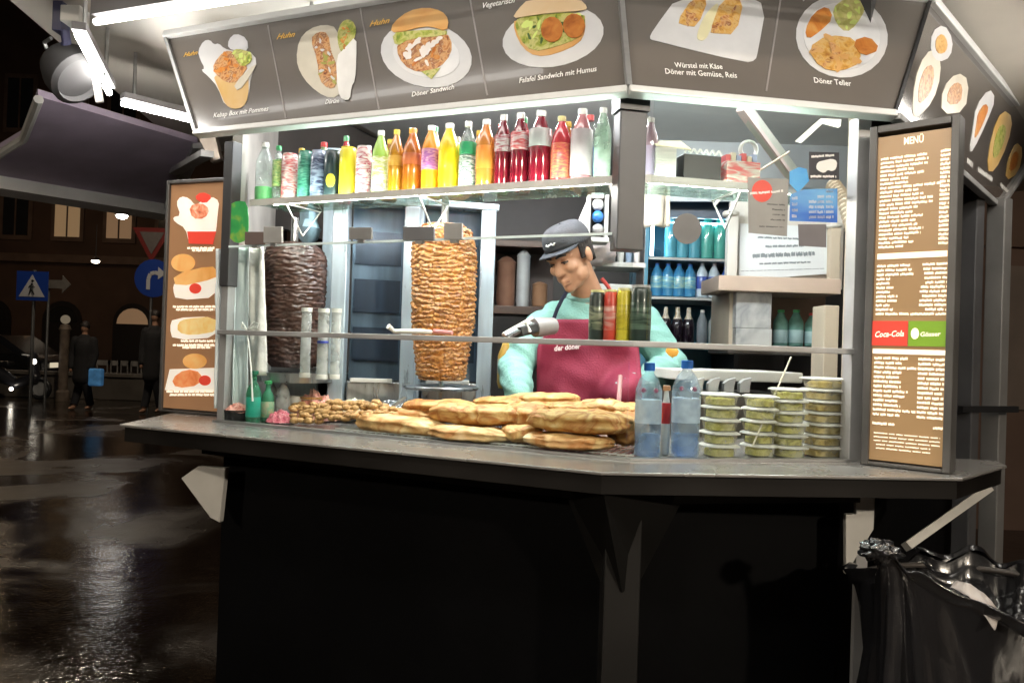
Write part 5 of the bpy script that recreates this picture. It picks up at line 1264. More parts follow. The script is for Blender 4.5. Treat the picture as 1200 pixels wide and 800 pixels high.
# slight tilt of the head
ti = math.radians(9); hl, hu = hl*math.cos(ti)+hu*math.sin(ti), hu*math.cos(ti)-hl*math.sin(ti)
HS = .90
HX = (hl*HS, hf*HS, hu*HS)
def hp(x,y,z): return headc+(hl*x+hf*y+hu*z)*HS
mb = MB()
mb.ell(hp(0,-.012,.035),(.073,.094,.088),HX,24,16)
mb.ell(hp(0,.028,-.03),(.057,.062,.082),HX,24,16)
mb.ell(hp(0,.066,-.098),(.024,.02,.018),HX); mb.ell(hp(0,.035,-.085),(.042,.045,.03),HX)
cap_chain(mb,[hp(0,.082,.016),hp(0,.094,-.010),hp(0,.103,-.030)],[.008,.0095,.0118])
for s_ in (-1,1):
    mb.ell(hp(.011*s_,.093,-.033),(.008,.010,.007),HX,12,8)
    mb.ell(hp(.034*s_,.062,-.022),(.024,.026,.022),HX,14,8)
    mb.ell(hp(.045*s_,.02,-.06),(.018,.04,.032),HX,14,8)
    cap_chain(mb,[hp(.008*s_,.088,.026),hp(.028*s_,.086,.030),hp(.05*s_,.066,.024)],[.009,.010,.008],10)
    mb.ell(hp(.029*s_,.075,.006),(.0135,.0115,.010),HX,12,8)
    mb.ell(hp(.075*s_,-.012,-.008),(.009,.021,.031),HX,14,8)
cap_chain(mb,[hp(-.020,.080,-.063),hp(0,.093,-.061),hp(.020,.080,-.063)],[.005,.0075,.005],10)
cap_chain(mb,[hp(-.017,.080,-.073),hp(0,.091,-.0745),hp(.017,.080,-.073)],[.005,.008,.005],10)
cap_chain(mb,[hp(0,-.02,-.03),hp(0,-.02,-.075),neck+Z3*-.02],[.047,.048,.056],20)
cap_chain(mb,[neck-Z3*.03,A(690,400,PY),A(690,460,PY),pelv],[.07,.085,.085,.10],20)
for sh_, el_, hd_ in ((shR,elR,hdR),(shL,elL,hdL)):
    cap_chain(mb,[sh_,sh_.lerp(el_,.5),el_],[.05,.042,.036]); cap_chain(mb,[el_,el_.lerp(hd_,.5),hd_],[.036,.033,.024])
def hand(c, d, side, up, curl=.6):
    d = d.normalized(); side = (side-d*side.dot(d)).normalized(); n = d.cross(side)
    if n.z > 0: pass
    mb.ell(c+d*.045,(.040,.048,.014),(side,d,n),16,10)
    for i,(o_,L) in enumerate(((-.030,.066),(-.010,.076),(.010,.072),(.029,.056))):
        a = c+d*.08+side*o_; b = a+d*(L*.5)-Z3*(L*.12); e = b+d*(L*.35)-Z3*(L*.5*curl)
        cap_chain(mb,[a-d*.02,a,b,e],[.0095,.009,.0082,.007],10)
    a = c+d*.03-side*.035; cap_chain(mb,[c+d*.02-side*.01,a-side*.012+d*.015,a-side*.016+d*.045-Z3*.01],[.012,.010,.008],10)
hand(hdR, Vector((.35,-.8,-.12)), Vector((1,.4,0)), Z3)
hand(hdL, Vector((-.25,-.35,-.9)), Vector((-1,.5,0)), Z3)
for s_ in (-1,1):
    h_ = pelv+Vector((.09*s_,0,-.02)); k_ = Vector((h_.x+.02*s_,PY-.02,.66)); a_ = Vector((h_.x+.03*s_,PY+.03,.25))
    cap_chain(mb,[h_,h_.lerp(k_,.5),k_],[.085,.075,.056]); cap_chain(mb,[k_,k_.lerp(a_,.4),a_],[.054,.055,.038]); mb.ell(a_+Vector((0,-.06,-.025)),(.04,.12,.035))
bme = remesh(mb, .0042, 3)
link('body', bme, skin, per, smooth='all')
# sweatshirt
mint = mat('mint_sweatshirt',(.24,.47,.42),.85,0,.10,7,.35,160)
mb = MB()
cap_chain(mb,[A(693,357,PY+.01),A(693,364,PY+.01)],[.062,.076],20)
ct = A(692,400,PY+.02)
mb.ell(ct+Vector((0,0,.02)),(.172,.112,.16)); mb.ell(A(690,460,PY+.02),(.175,.118,.2)); mb.ell(pelv+Z3*.03,(.18,.125,.14))
cap_chain(mb,[A(652,371,PY+.02),A(693,362,PY+.03),A(736,368,PY+.03)],[.055,.066,.055],18)
for sh_, el_, hd_ in ((shR,elR,hdR),(shL,elL,hdL)):
    w_ = el_.lerp(hd_,.93)
    cap_chain(mb,[sh_,sh_.lerp(el_,.5),el_,el_.lerp(w_,.5),w_],[.070,.062,.056,.052,.040],18)
    for k_ in range(6):
        c_ = el_.lerp(w_, .15+.16*k_); d_ = (w_-el_).normalized(); mb.ell(c_,(.063-.003*k_,.063-.003*k_,.011),(d_.cross(Z3).normalized(), d_.cross(d_.cross(Z3)).normalized(), d_),16,8)
def fold(c):
    q = Vector((c.x*9,c.y*7,c.z*16+c.x*8)); return .012*noise.noise(q)+.012*(.35-abs(noise.noise(q*1.5+Vector((3,1,7)))))-.001
sme = remesh(mb, .007, 4, fold)
sw = link('sweatshirt', sme, mint, per, smooth='all')
cuff = mat('mint_rib',(.24,.43,.39),.9,0,.15,30,.5,120)
# collar
mb = MB(); nk = A(690,349,PY-.0); mb.grid(lambda u,v: nk+Vector(((.070+.008*math.cos(2*PI*v))*math.cos(2*PI*u)*1.0,(.064+.008*math.cos(2*PI*v))*math.sin(2*PI*u),.012*math.sin(2*PI*v)+.012*math.sin(2*PI*u))),36,9,True)
mb.build('collar', cuff, sw, smooth='all')
# apron draped over the front of the sweatshirt
bv = BVHTree.FromPolygons([v.co.copy() for v in sme.vertices],[tuple(p.vertices) for p in sme.polygons])
apm = mat('maroon_apron',(.215,.013,.042),.75,0,.12,5,.25,180)
def front_of(px, py, off=.022):
    d = ray(px,py).normalized(); h = bv.ray_cast(CAM+d*1.2, d)
    Y = h[0].y-off if h[0] else PY-.09
    return at(px,py,min(Y,PY-.07))
rows_ = []
edge = [(374,643,737),(385,641,738),(396,636,741),(404,630,748),(420,629,750),(445,629,752),(475,628,752),(510,627,752),(560,626,752)]
def edge_at(y):
    for i in range(len(edge)-1):
        if edge[i+1][0] >= y:
            f = (y-edge[i][0])/(edge[i+1][0]-edge[i][0]); return [edge[i][k]*(1-f)+edge[i+1][k]*f for k in (1,2)]
    return edge[-1][1:]
grid = [[None]*25 for _ in range(34)]
for j in range(34):
    y = 374+(560-374)*j/33; x0, x1 = edge_at(y)
    for i in range(25):
        x = x0+(x1-x0)*i/24; Y = front_of(x, y).y; grid[j][i] = [x, y, Y]
for _ in range(5):
    g2_ = [[c[2] for c in r] for r in grid]
    for j in range(34):
        for i in range(25):
            nb = [g2_[b][a] for a, b in ((i-1,j),(i+1,j),(i,j-1),(i,j+1)) if 0 <= a < 25 and 0 <= b < 34]
            grid[j][i][2] = min(g2_[j][i], sum(nb)/len(nb)+.001)
mb = MB(); mb.grid(lambda u,v: (lambda c: at(c[0],c[1],c[2]+.004*noise.noise(Vector((c[0]*.05,c[1]*.02,0)))))(grid[round(v*33)][round(u*24)]),25,34)
ap_ = mb.build('apron', apm, per, smooth='all', thick=.003)
strap_d = mat('navy_strap',(.02,.02,.05),.7); strap_r = mat('red_strap',(.45,.05,.04),.7)
def strap(pix, m, nm='apron_strap', w=.016):
    pts = [front_of(x,y,.010) for x,y in pix]
    mm = MB()
    for i in range(len(pts)-1): mm.bar(pts[i],pts[i+1],w,.003,(0,-1,0))
    mm.build(nm, m, ap_)
MB().tube([front_of(x,y,.008) for x,y in ((648,376),(653,362),(659,350),(664,342))],.0065,8).build('apron_strap', strap_d, ap_, smooth=True)
MB().tube([front_of(x,y,.006) for x,y in ((731,373),(722,352),(712,335),(705,326))],.0065,8).build('apron_strap', strap_r, ap_, smooth=True)
mm = MB(); ga = front_of(649,411,.036); gb = front_of(681,408,.036); gb.y = ga.y = min(ga.y,gb.y)
lettering(mm,'der döner',ga,gb,(0,-1,0),.25,.03,1.2); mm.build('lettering', mat('apron_ink',(.7,.6,.62),.6,0,0), ap_)
# cap
capm_ = mat('cap_cloth',(.055,.057,.064),.8,0,.12,8,.3,200)
mb = MB()
vs_ = []
def Pc(u,v):
    a = 2*PI*u; t_ = v*PI/2; r = math.cos(t_)**.45; z = .042+.085*math.sin(t_)**.85
    return hp(.083*r*math.sin(a), -.014+.104*r*math.cos(a), z+.010*math.cos(a)*(1-v))
mb.grid(Pc,36,14,True); cp_ = mb.build('cap', capm_, per, smooth='all', thick=.003)
mb = MB()
def Pb(u,v):
    a = (u-.5)*PI*.74; x = .0835*math.sin(a); y0 = -.014+.1045*math.cos(a); out = .062*(max(0,math.cos(a*1.25))**.7)
    return hp(x*(1-.05*v), y0+out*v, .050+.002*v-.016*(x/.08)**2*v)
mb.grid(Pb,24,8); mb.build('brim', mat('brim_cloth',(.035,.037,.046),.75,0,.1,8,.3,200), cp_, smooth='all', thick=.004)
MB().lathe([(.006,0),(.004,.004),(0,.005)],hp(0,-.014,.1265),10,ax=HX).build('button', capm_, cp_)
mm = MB()
for x0,x1,z in ((-.022,-.006,.078),(.0,.02,.080)):
    pts = [hp(x0+(x1-x0)*i/4, -.014+.104*.97*math.cos(math.asin((x0+(x1-x0)*i/4)/.083))*.985+.004, z+.004*math.sin(i*1.8)) for i in range(5)]
    mm.tube(pts,.0028,6)
mm.build('emblem', white_ink, cp_)
# hair, brows, eyes, mouth
hair = mat('dark_hair',(.018,.012,.010),.55,0,.3,60,.6,120)
mb = MB()
def Ph(u,v):
    a = PI*.36+u*(2*PI-PI*.72); z = .046-.105*v*(.55+.45*max(0,-math.cos(a)))
    return hp(.0805*math.sin(a)*(1-.07*v), -.016+.101*math.cos(a)*(1-.10*v), z)
mb.grid(Ph,30,8); mb.build('hair', hair, per, smooth='all', thick=.006)
for s_ in (-1,1):
    MB().tube([hp(.010*s_,.098,.0285),hp(.026*s_,.0975,.034),hp(.046*s_,.081,.029)],[.0036,.0046,.0026],8).build('eyebrow', hair, per, smooth=True)
    e = MB(); e.ell(hp(.029*s_,.0795,.0035),(.0115,.0085,.0055),HX,14,8); eo = e.build('eye', mat('eye_white',(.22,.17,.15),.3), per, smooth=True)
    MB().ell(hp(.029*s_,.0865,.0015),(.0048,.002,.0042),HX,10,6).build('iris', hair, eo, smooth=True)
    MB().tube([hp(.016*s_,.083,.005),hp(.029*s_,.0888,.0072),hp(.043*s_,.078,.0045)],.0026,6).build('eyelashes', hair, per, smooth=True)
MB().tube([hp(-.021,.0835,-.0685),hp(0,.0972,-.0680),hp(.021,.0835,-.0685)],[.0012,.002,.0012],6).build('mouth', mat('lip_line',(.20,.06,.05),.5), per, smooth=True)
# hand-held slicer on the ledge before his chest
t = thing('electric_slicer','grey and black electric slicer with pale blade edge held before his chest','slicer',at(620,390,2.45))
MB().tube([at(648,382,2.5),at(632,383,2.46),at(626,384,2.45)],[.026,.03,.029],16).build('motor', mat('slicer_grey',(.30,.28,.28),.4,.3,.12), t, smooth=True)
MB().bar(at(627,384,2.45),at(606,390,2.4),.03,.045,(0,-1,0)).build('grip', black, t, bev=.006)
MB().bar(at(624,372,2.42),at(590,391,2.36),.008,.007).build('blade_edge', white_plastic, t)
MB().bar(at(622,378,2.43),at(592,394,2.37),.03,.008,(0,-.5,1)).build('blade', steel, t)
MB().bar(at(616,378,2.41),at(621,389,2.40),.008,.008).build('lever', white_plastic, t)
t = thing('rolling_handle','thin pinkish handle standing before the apron','utensil',A(725,470,2.45)); MB().tube([A(725,474,2.45),A(727,440,2.5)],.007,8).build('handle', pl('handle_rose',(.5,.25,.25)), t, smooth=True)

# ------------------------------------------------------------------ ground and street
def ground_mat():
    m = bpy.data.materials.new('wet_asphalt'); m.use_nodes = True; nt = m.node_tree; N = nt.nodes; L = nt.links; b = N['Principled BSDF']
    tc = N.new('ShaderNodeTexCoord')
    n1 = N.new('ShaderNodeTexNoise'); n1.inputs['Scale'].default_value = .55; n1.inputs['Detail'].default_value = 4; n1.inputs['Distortion'].default_value = .8
    mp = N.new('ShaderNodeMapping'); mp.inputs['Location'].default_value = (3.1, 1.7, 0); L.new(tc.outputs['Object'], mp.inputs['Vector']); L.new(mp.outputs['Vector'], n1.inputs['Vector'])
    rp = N.new('ShaderNodeValToRGB'); rp.color_ramp.elements[0].position = .46; rp.color_ramp.elements[1].position = .60
    rp.color_ramp.elements[0].color = (0,0,0,1); rp.color_ramp.elements[1].color = (1,1,1,1); L.new(n1.outputs['Fac'], rp.inputs['Fac'])
    n2 = N.new('ShaderNodeTexNoise'); n2.inputs['Scale'].default_value = 5; n2.inputs['Detail'].default_value = 6; L.new(tc.outputs['Object'], n2.inputs['Vector'])
    n3 = N.new('ShaderNodeTexNoise'); n3.inputs['Scale'].default_value = 38; n3.inputs['Detail'].default_value = 4; L.new(tc.outputs['Object'], n3.inputs['Vector'])
    mix = N.new('ShaderNodeMix'); mix.data_type = 'RGBA'; L.new(rp.outputs['Color'], mix.inputs['Factor'])
    mix.inputs['A'].default_value = (.022,.014,.009,1); mix.inputs['B'].default_value = (.085,.060,.042,1)
    mul = N.new('ShaderNodeMix'); mul.data_type = 'RGBA'; mul.blend_type = 'MULTIPLY'; mul.inputs['Factor'].default_value = .7
    L.new(mix.outputs['Result'], mul.inputs['A']); L.new(n2.outputs['Fac'], mul.inputs['B'])
    g = N.new('ShaderNodeMath'); g.operation = 'MULTIPLY_ADD'; g.inputs[1].default_value = .9; g.inputs[2].default_value = .1
    L.new(mul.outputs['Result'], b.inputs['Base Color'])
    mr = N.new('ShaderNodeMapRange'); L.new(rp.outputs['Color'], mr.inputs['Value']); mr.inputs['To Min'].default_value = .02; mr.inputs['To Max'].default_value = .30
    add = N.new('ShaderNodeMath'); add.operation = 'ADD'; ms_ = N.new('ShaderNodeMath'); ms_.operation = 'MULTIPLY'; ms_.inputs[1].default_value = .12
    L.new(n2.outputs['Fac'], ms_.inputs[0]); L.new(mr.outputs['Result'], add.inputs[0]); L.new(ms_.outputs[0], add.inputs[1]); L.new(add.outputs[0], b.inputs['Roughness'])
    bp = N.new('ShaderNodeBump'); bp.inputs['Strength'].default_value = .22; bp.inputs['Distance'].default_value = .02; L.new(n2.outputs['Fac'], bp.inputs['Height'])
    bp2 = N.new('ShaderNodeBump'); bp2.inputs['Strength'].default_value = .30; bp2.inputs['Distance'].default_value = .006; L.new(n3.outputs['Fac'], bp2.inputs['Height']); L.new(bp.outputs['Normal'], bp2.inputs['Normal'])
    L.new(bp2.outputs['Normal'], b.inputs['Normal'])
    return m
gm = ground_mat()
tag(MB().add([(-90,-60,0),(90,-60,0),(90,160,0),(-90,160,0)],[(0,1,2,3)]).build('ground', gm), kind='structure')
pave = mat('pavement_stone',(.07,.06,.052),.35,0,.3,3,.3,20,rvar=.15)
tag(MB().box((-10,27.5,.06),(70,8.0,.12)).build('pavement', pave), kind='structure')
tag(MB().box((-10,23.44,.065),(70,.12,.13)).build('kerb', mat('kerb_stone',(.12,.11,.10),.5,0,.2,8)), kind='structure')
# building across the street
FB = 31.0
bld = thing('street_building','dark brown old town building across the wet street with dim windows','building',(-12,FB,0))
wallm = mat('old_plaster',(.10,.055,.036),.8,0,.25,.8,.2,6)
trimm = mat('old_trim',(.16,.10,.07),.7,0,.2,3)
dimglass = mat('dim_glass',(.02,.018,.018),.15,0,.2,2)
lamp_win = mat('lit_window',(.9,.6,.3),.6,0,0,emit=.11,ecol=(1,.66,.36)); lamp_win2 = mat('soft_lit_window',(.6,.35,.18),.6,0,0,emit=.10,ecol=(1,.62,.35))
MB().box((-8,FB+3,7.5),(64,6,15)).build('wall', wallm, bld)
MB().box((-8,FB-.12,4.35),(64.3,.24,.30)).build('cornice', trimm, bld); MB().box((-8,FB-.08,8.5),(64.3,.16,.25)).build('cornice', trimm, bld); MB().box((-8,FB-.2,15.0),(64.6,.5,.5)).build('cornice', trimm, bld)
k_ = 0
for x in [-29+1.98*i for i in range(24)]:
    for z, w_, h_ in ((5.2,.95,1.9),(9.3,.95,1.9)):
        k_ += 1
        px = proj_x = 600+F*x/FB
        is_l = (abs(px-62) < 14 and z < 6)
        fo = MB().box((x,FB-.04,z+h_/2),(w_+.3,.08,h_+.35)).build('window', trimm, bld)
        MB().box((x,FB-.09,z+h_/2),(w_,.02,h_)).build('pane', lamp_win if is_l else (lamp_win2 if k_ % 5 == 0 else dimglass), fo)
        MB().box((x,FB-.105,z+h_/2),(.06,.02,h_)).build('mullion', trimm, fo)
for x in [-28+2.7*i for i in range(18)]:
    px = 600+F*x/FB; arch = [(x+.75*math.cos(a),2.0+.75*math.sin(a)) for a in [PI*i/10 for i in range(11)]]+[(x-.75,.15),(x+.75,.15)]
    lit_ = abs(px-125) < 16 or abs(px-50) < 20
    sh_ = MB().slab([Vector((u,FB-.06,v)) for u, v in arch],(0,1,0),.05).build('shop_arch', mat('arch_dark',(.02,.014,.012),.5), bld)
    a2 = [(x+.6*math.cos(a),1.95+.6*math.sin(a)) for a in [PI*i/10 for i in range(11)]]
    MB().slab([Vector((u,FB-.09,v)) for u, v in a2],(0,1,0),.02).build('fanlight', lamp_win if lit_ else (lamp_win2 if abs(px-138) < 60 else dimglass), sh_)
# second building, right side
b2_ = thing('side_building','plain dark brown building wall beyond the side poles of the kiosk','building',(6,6.5,0))
MB().box((5.6,7.6,3.5),(6.6,.4,7)).build('wall', mat('side_plaster',(.16,.10,.075),.8,0,.2,1.2,.2,8), b2_)
a = at(1178,400,7.3); MB().box((a.x+.35,7.37,1.75),(.8,.06,1.3)).build('window', mat('grey_shutter',(.22,.17,.14),.5,0,.15,3), b2_)
MB().box((5.6,7.36,2.62),(6.4,.1,.1)).build('ledge', trimm, b2_)
# poles that carry the side roof
def pole(px, py, Y, label, r, m, z1=2.11):
    p = at(px, py, Y); t = thing('roof_pole', label, 'pole', Vector((p.x,p.y,0)), 'poles under the side sign')
    MB().box((p.x,p.y,z1/2+.01),(r*2,r*2,z1-.02),(Vector((.8,.6,0)),Vector((-.6,.8,0)),Z3)).build('shaft', m, t, bev=.004)
    MB().box((p.x,p.y,.006),(r*4,r*4,.01)).build('foot_plate', dark_metal, t)
    return p
pm = mat('pole_paint',(.24,.235,.23),.45,.4,.12,8)
p1_ = pole(1166,440,2.98,'pale grey roof pole at the outer end of the side sign',.032,pm)
p2_ = pole(1134,440,2.88,'darker roof pole between the menu board and the outer pole',.03,mat('pole_dark',(.10,.10,.105),.45,.3,.15,8))
z_ = at(1150,478,2.93).z
t = thing('cross_bar','short dark bar joining the two roof poles','bar',Vector(((p1_.x+p2_.x)/2,2.93,z_))); MB().bar(Vector((p2_.x-.05,p2_.y-.05,z_)),Vector((p1_.x+.05,p1_.y-.05,z_)),.02,.022).build('bar', black, t)
# street signs
bl_m = mat('sign_blue',(.008,.035,.22),.4,0,.05,3,emit=.0); wh_m = mat('sign_white',(.4,.4,.42),.4,0,.05,3); pole_m = mat('sign_pole',(.12,.12,.12),.4,.5)
sgl = at(38,335,15.0)
t = thing('crossing_sign','blue square pedestrian crossing sign with white triangle on a pole','road sign',(sgl.x,15.06,0))
MB().tube([(sgl.x,15.06,0),(sgl.x,15.06,sgl.z+.3)],.03,10).build('pole', pole_m, t)
MB().box((sgl.x,15,sgl.z),(.58,.02,.54)).build('plate', bl_m, t)
tri = MB().slab([Vector((sgl.x-.24,14.985,sgl.z-.20)),Vector((sgl.x+.24,14.985,sgl.z-.20)),Vector((sgl.x,14.985,sgl.z+.21))],(0,1,0),.003).build('triangle', wh_m, t)
mm = MB()
q = lambda x,z: Vector((sgl.x+x,14.982,sgl.z+z))
mm.tube([q(.005,.05),q(-.005,-.05)],[.024,.024],8); mm.tube([q(-.005,-.05),q(-.05,-.16)],[.02,.014],8); mm.tube([q(-.005,-.05),q(.045,-.16)],[.02,.014],8); mm.tube([q(0,.04),q(-.06,-.03)],.011,6); mm.tube([q(.0,.04),q(.055,-.03)],.011,6); mm.ell(q(.012,.095),(.026,.01,.026))
fig = remesh(mm,.006,2); link('walking_figure', fig, black, t, smooth='all')
ar = at(68,333,15.4); t = thing('arrow_sign','small white arrow sign pointing right beside the crossing sign','road sign',(ar.x,15.45,0))
MB().tube([(ar.x-.2,15.45,0),(ar.x-.2,15.45,ar.z)],.025,8).build('pole', pole_m, t)
MB().slab([Vector((ar.x+x,15.4,ar.z+z)) for x,z in ((-.25,-.08),(.08,-.08),(.08,-.17),(.24,0),(.08,.17),(.08,.08),(-.25,.08))],(0,1,0),.015).build('arrow', mat('arrow_grey',(.10,.09,.08),.5), t)
ys = at(178,287,17); rs = at(180,326,17)
t = thing('yield_sign','red bordered triangle sign above a round blue arrow sign','road sign',(ys.x,17.06,0))
MB().tube([(ys.x,17.06,0),(ys.x,17.06,ys.z+.3)],.03,10).build('pole', pole_m, t)
MB().slab([Vector((ys.x+x,17,ys.z+z)) for x,z in ((-.42,.36),(.42,.36),(0,-.38))],(0,1,0),.02).build('triangle', mat('sign_red',(.12,.012,.01),.4,0,.05,3), t)
MB().slab([Vector((ys.x+x,16.985,ys.z+z)) for x,z in ((-.26,.27),(.26,.27),(0,-.2))],(0,1,0),.004).build('field', mat('sign_dim',(.09,.075,.07),.5), t)
MB().lathe([(.40,0),(.40,.02),(0,.02)],(rs.x,17.01,rs.z),24,ax=(Vector((1,0,0)),Z3,Vector((0,-1,0)))).build('disc', bl_m, t)
mm = MB(); pts = [Vector((rs.x+x,16.98,rs.z+z)) for x,z in ((-.1,-.24),(-.1,-.02),(-.06,.09),(.03,.12),(.12,.10))]
for i in range(4): mm.bar(pts[i],pts[i+1],.08,.008,(0,-1,0))
mm.slab([Vector((rs.x+x,16.977,rs.z+z)) for x,z in ((.10,-.02),(.10,.24),(.27,.10))],(0,1,0),.004)
mm.build('arrow_marking', wh_m, t)
# street lamps hung on wires: some give streaks on the wet ground, two are added fill
def hang_lamp(p, label, s, rad, col=(1,.86,.66)):
    t = thing('hanging_lamp', label, 'street lamp', p, 'street lamps hung over the street')
    MB().lathe([(rad*.35,.14),(rad*.5,.1),(rad*1.1,.0),(rad*1.05,-.01),(0,.02)],p,20).build('shade', dark_metal, t, smooth=True)
    MB().ell(Vector(p)-Z3*.035,(rad*.8,rad*.8,rad*.4),n=16,m=8).build('bulb', glow('street_glow%d'%int(s),col,s), t, smooth=True)
    MB().tube([Vector(p)+Z3*.14,Vector(p)+Z3*1.2],.01,6).build('cord', black, t)
    return t
hang_lamp(at(143,252,21), 'bright white street lamp seen just under the flap trim', 40, .17, (1,.95,.88))
hang_lamp(at(128,70,13.5), 'near street lamp high over the square, hidden above the flap', 1000, .13, (1,.84,.64))
hang_lamp(at(112,305,27), 'small warm lamp on the far facade', 14, .16)
hang_lamp(Vector((4.2,-4.5,3.7)), 'added fill lamp hung over the near square behind the viewer', 1250, .22, (1,.86,.68))  # added unseen lamp, fills the kiosk front from the right
hang_lamp(Vector((-4.6,-3.8,3.6)), 'added fill lamp hung over the near square, behind the viewer on the left', 600, .22, (1,.86,.68))  # added unseen lamp, brightens the left end of the kiosk
hang_lamp(Vector((-16,24,7.5)), 'lamp lighting the far facade over the pavement', 100, .25, (1,.7,.42))
# passers-by
def walker(px, yh, yf, Y, label, face_m, turn=0, bag=False, coat_c=(.012,.011,.012)):
    ft = onz(px, yf, 0.0); Y = ft.y; hd = at(px, yh, Y); H = hd.z
    t = thing('person', label, 'person', Vector((ft.x,Y,0)), 'passers-by across the square')
    mb = MB(); x = ft.x
    def c(dx,dz,dy=0): return Vector((x+dx,Y+dy,H*dz))
    mb.ell(c(0,.935),(.075,.09,.115)); cap_chain(mb,[c(0,.88),c(0,.82)],[.055,.07])
    cap_chain(mb,[c(0,.76),c(0,.62),c(0,.5)],[.15,.145,.155])
    for s_ in (-1,1):
        cap_chain(mb,[c(.17*s_,.79),c(.22*s_,.63),c(.20*s_,.48,-.08)],[.065,.055,.04]); mb.ell(c(.20*s_,.45,-.1),(.035,.03,.05))
        cap_chain(mb,[c(.08*s_,.48),c(.10*s_,.27,-.05*s_),c(.11*s_,.05,.1*s_)],[.09,.07,.05]); mb.ell(c(.11*s_,.025,.1*s_-.07),(.045,.13,.04))
    link('body', remesh(mb,.014,3), face_m, t, smooth='all')
    mb = MB(); cap_chain(mb,[c(0,.80),c(0,.74),c(0,.6),c(0,.47),c(0,.36)],[.12,.175,.17,.185,.2])
    for s_ in (-1,1): cap_chain(mb,[c(.17*s_,.79),c(.22*s_,.63),c(.20*s_,.49,-.08)],[.085,.075,.06])
    link('coat', remesh(mb,.016,4), mat('coat_cloth',coat_c,.9), t, smooth='all')
    mb = MB(); mb.ell(c(0,.955,.01),(.088,.10,.10)); mb.build('hair', hair, t, smooth='all')
    for s_ in (-1,1):
        MB().tube([c(.08*s_,.48),c(.10*s_,.27,-.05*s_),c(.11*s_,.06,.1*s_)],[.105,.085,.07],12).build('trouser_leg', mat('dark_cloth',(.01,.01,.013),.9), t, smooth=True)
    return t, x, Y, H
fm = mat('far_skin',(.3,.16,.1),.6)
t, x, Y, H = walker(96,377,480,17,'person in a dark coat walking beside a bluish light near the crossing sign',fm)
bg = thing('blue_light_bag','small glowing bag standing in for a blue light by the walking person','bag',(x+.33,Y-.12,.5)); MB().box((x+.33,Y-.14,H*.38),(.26,.14,.34)).build('bag', mat('bag_blue_glow',(.08,.25,.5),.4,0,.3,9,emit=.16), bg, bev=.03); MB().tube([(x+.25,Y-.14,H*.38+.17),(x+.3,Y-.14,H*.47),(x+.38,Y-.14,H*.38+.17)],.01,6).build('handle', black, bg)  # bag is made up, its emission stands in for a blue light
walker(178,363,484,17,'person in a dark coat standing close to the left menu board',fm)
# parked scooter and car, chairs, low wall
sx = onz(14,468,0)
t = thing('motor_scooter','dark parked motor scooter with bright headlamps at the edge of the road','scooter',Vector((sx.x,sx.y,0)))
X0, Y0 = sx.x, sx.y
for i,dx in enumerate((-.62,.62)):
    w_ = MB().grid(lambda u,v: Vector((X0+dx+(.20+.055*math.cos(2*PI*v))*math.cos(2*PI*u),Y0+.05*math.sin(2*PI*v),.26+(.20+.055*math.cos(2*PI*v))*math.sin(2*PI*u))),28,10,True).build('wheel', black, t, smooth='all')
    MB().lathe([(.15,-.03),(.15,.03),(0,.03)],(X0+dx,Y0,.26),16,ax=(Vector((1,0,0)),Z3,Vector((0,-1,0)))).build('hub', alu_dull, w_)
mb = MB(); cap_chain(mb,[Vector((X0+.5,Y0,.5)),Vector((X0+.1,Y0,.36)),Vector((X0-.3,Y0,.55)),Vector((X0-.65,Y0,.72))],[.13,.12,.17,.12]); cap_chain(mb,[Vector((X0+.5,Y0,.45)),Vector((X0+.42,Y0,.98))],[.12,.10]); link('body', remesh(mb,.02,3), mat('scooter_paint',(.02,.02,.025),.3,0,.1,coat=.6), t, smooth='all')
MB().box((X0-.35,Y0,.80),(.62,.24,.10)).build('seat', black, t, bev=.03); MB().tube([(X0+.36,Y0-.3,1.02),(X0+.42,Y0,.99),(X0+.36,Y0+.3,1.02)],.016,8).build('handlebar', alu_dull, t)
MB().ell((X0+.5,Y0-.07,.86),(.05,.05,.06)).build('headlight', glow('head_glow',(1,.9,.75),9), t, smooth=True); MB().ell((X0+.1,Y0-.2,.25),(.04,.04,.04)).build('headlight', glow('head_glow',(1,.9,.75),9), t, smooth=True)
cx_ = -13.4
t = thing('parked_car','dark parked car at the road edge left of the crossing sign','car',(cx_,20.5,0))
mb = MB(); mb.slab([Vector((cx_+x,19.7,z)) for x,z in ((-2.1,.35),(-2.15,.7),(-1.9,.85),(-1.2,.95),(-.6,1.4),(.9,1.42),(1.6,.95),(2.1,.85),(2.15,.35))],(0,1,0),1.6); mb.build('body', mat('car_paint',(.012,.012,.014),.25,.3,.1,coat=.8), t, bev=.12)
MB().slab([Vector((cx_+x,19.68,z)) for x,z in ((-1.0,.98),(-.52,1.33),(.8,1.34),(1.35,.98))],(0,1,0),.03).build('window', dimglass, t)
for dx in (-1.35,1.35): MB().lathe([(.32,-.1),(.33,.08),(.2,.1),(0,.1)],(cx_+dx,19.72,.33),20,ax=(Vector((1,0,0)),Z3,Vector((0,-1,0)))).build('wheel', black, t, smooth=True)
MB().box((cx_+2.16,19.95,.72),(.04,.3,.12)).build('headlight', glow('car_glow',(1,.85,.6),.5), t)
lw0 = onz(30,466,0); 
t = thing('low_wall','low pale stone wall across the square behind the walking person','wall',(-11.2,19.0,0))
MB().box((-9.8,19.0,.27),(6.4,.35,.54)).build('wall', mat('stone_dim',(.10,.085,.07),.7,0,.25,2,.3,10), t, bev=.02); MB().box((-9.8,19.0,.575),(6.55,.45,.07)).build('coping', mat('coping_dim',(.14,.12,.10),.6,0,.2,3), t)
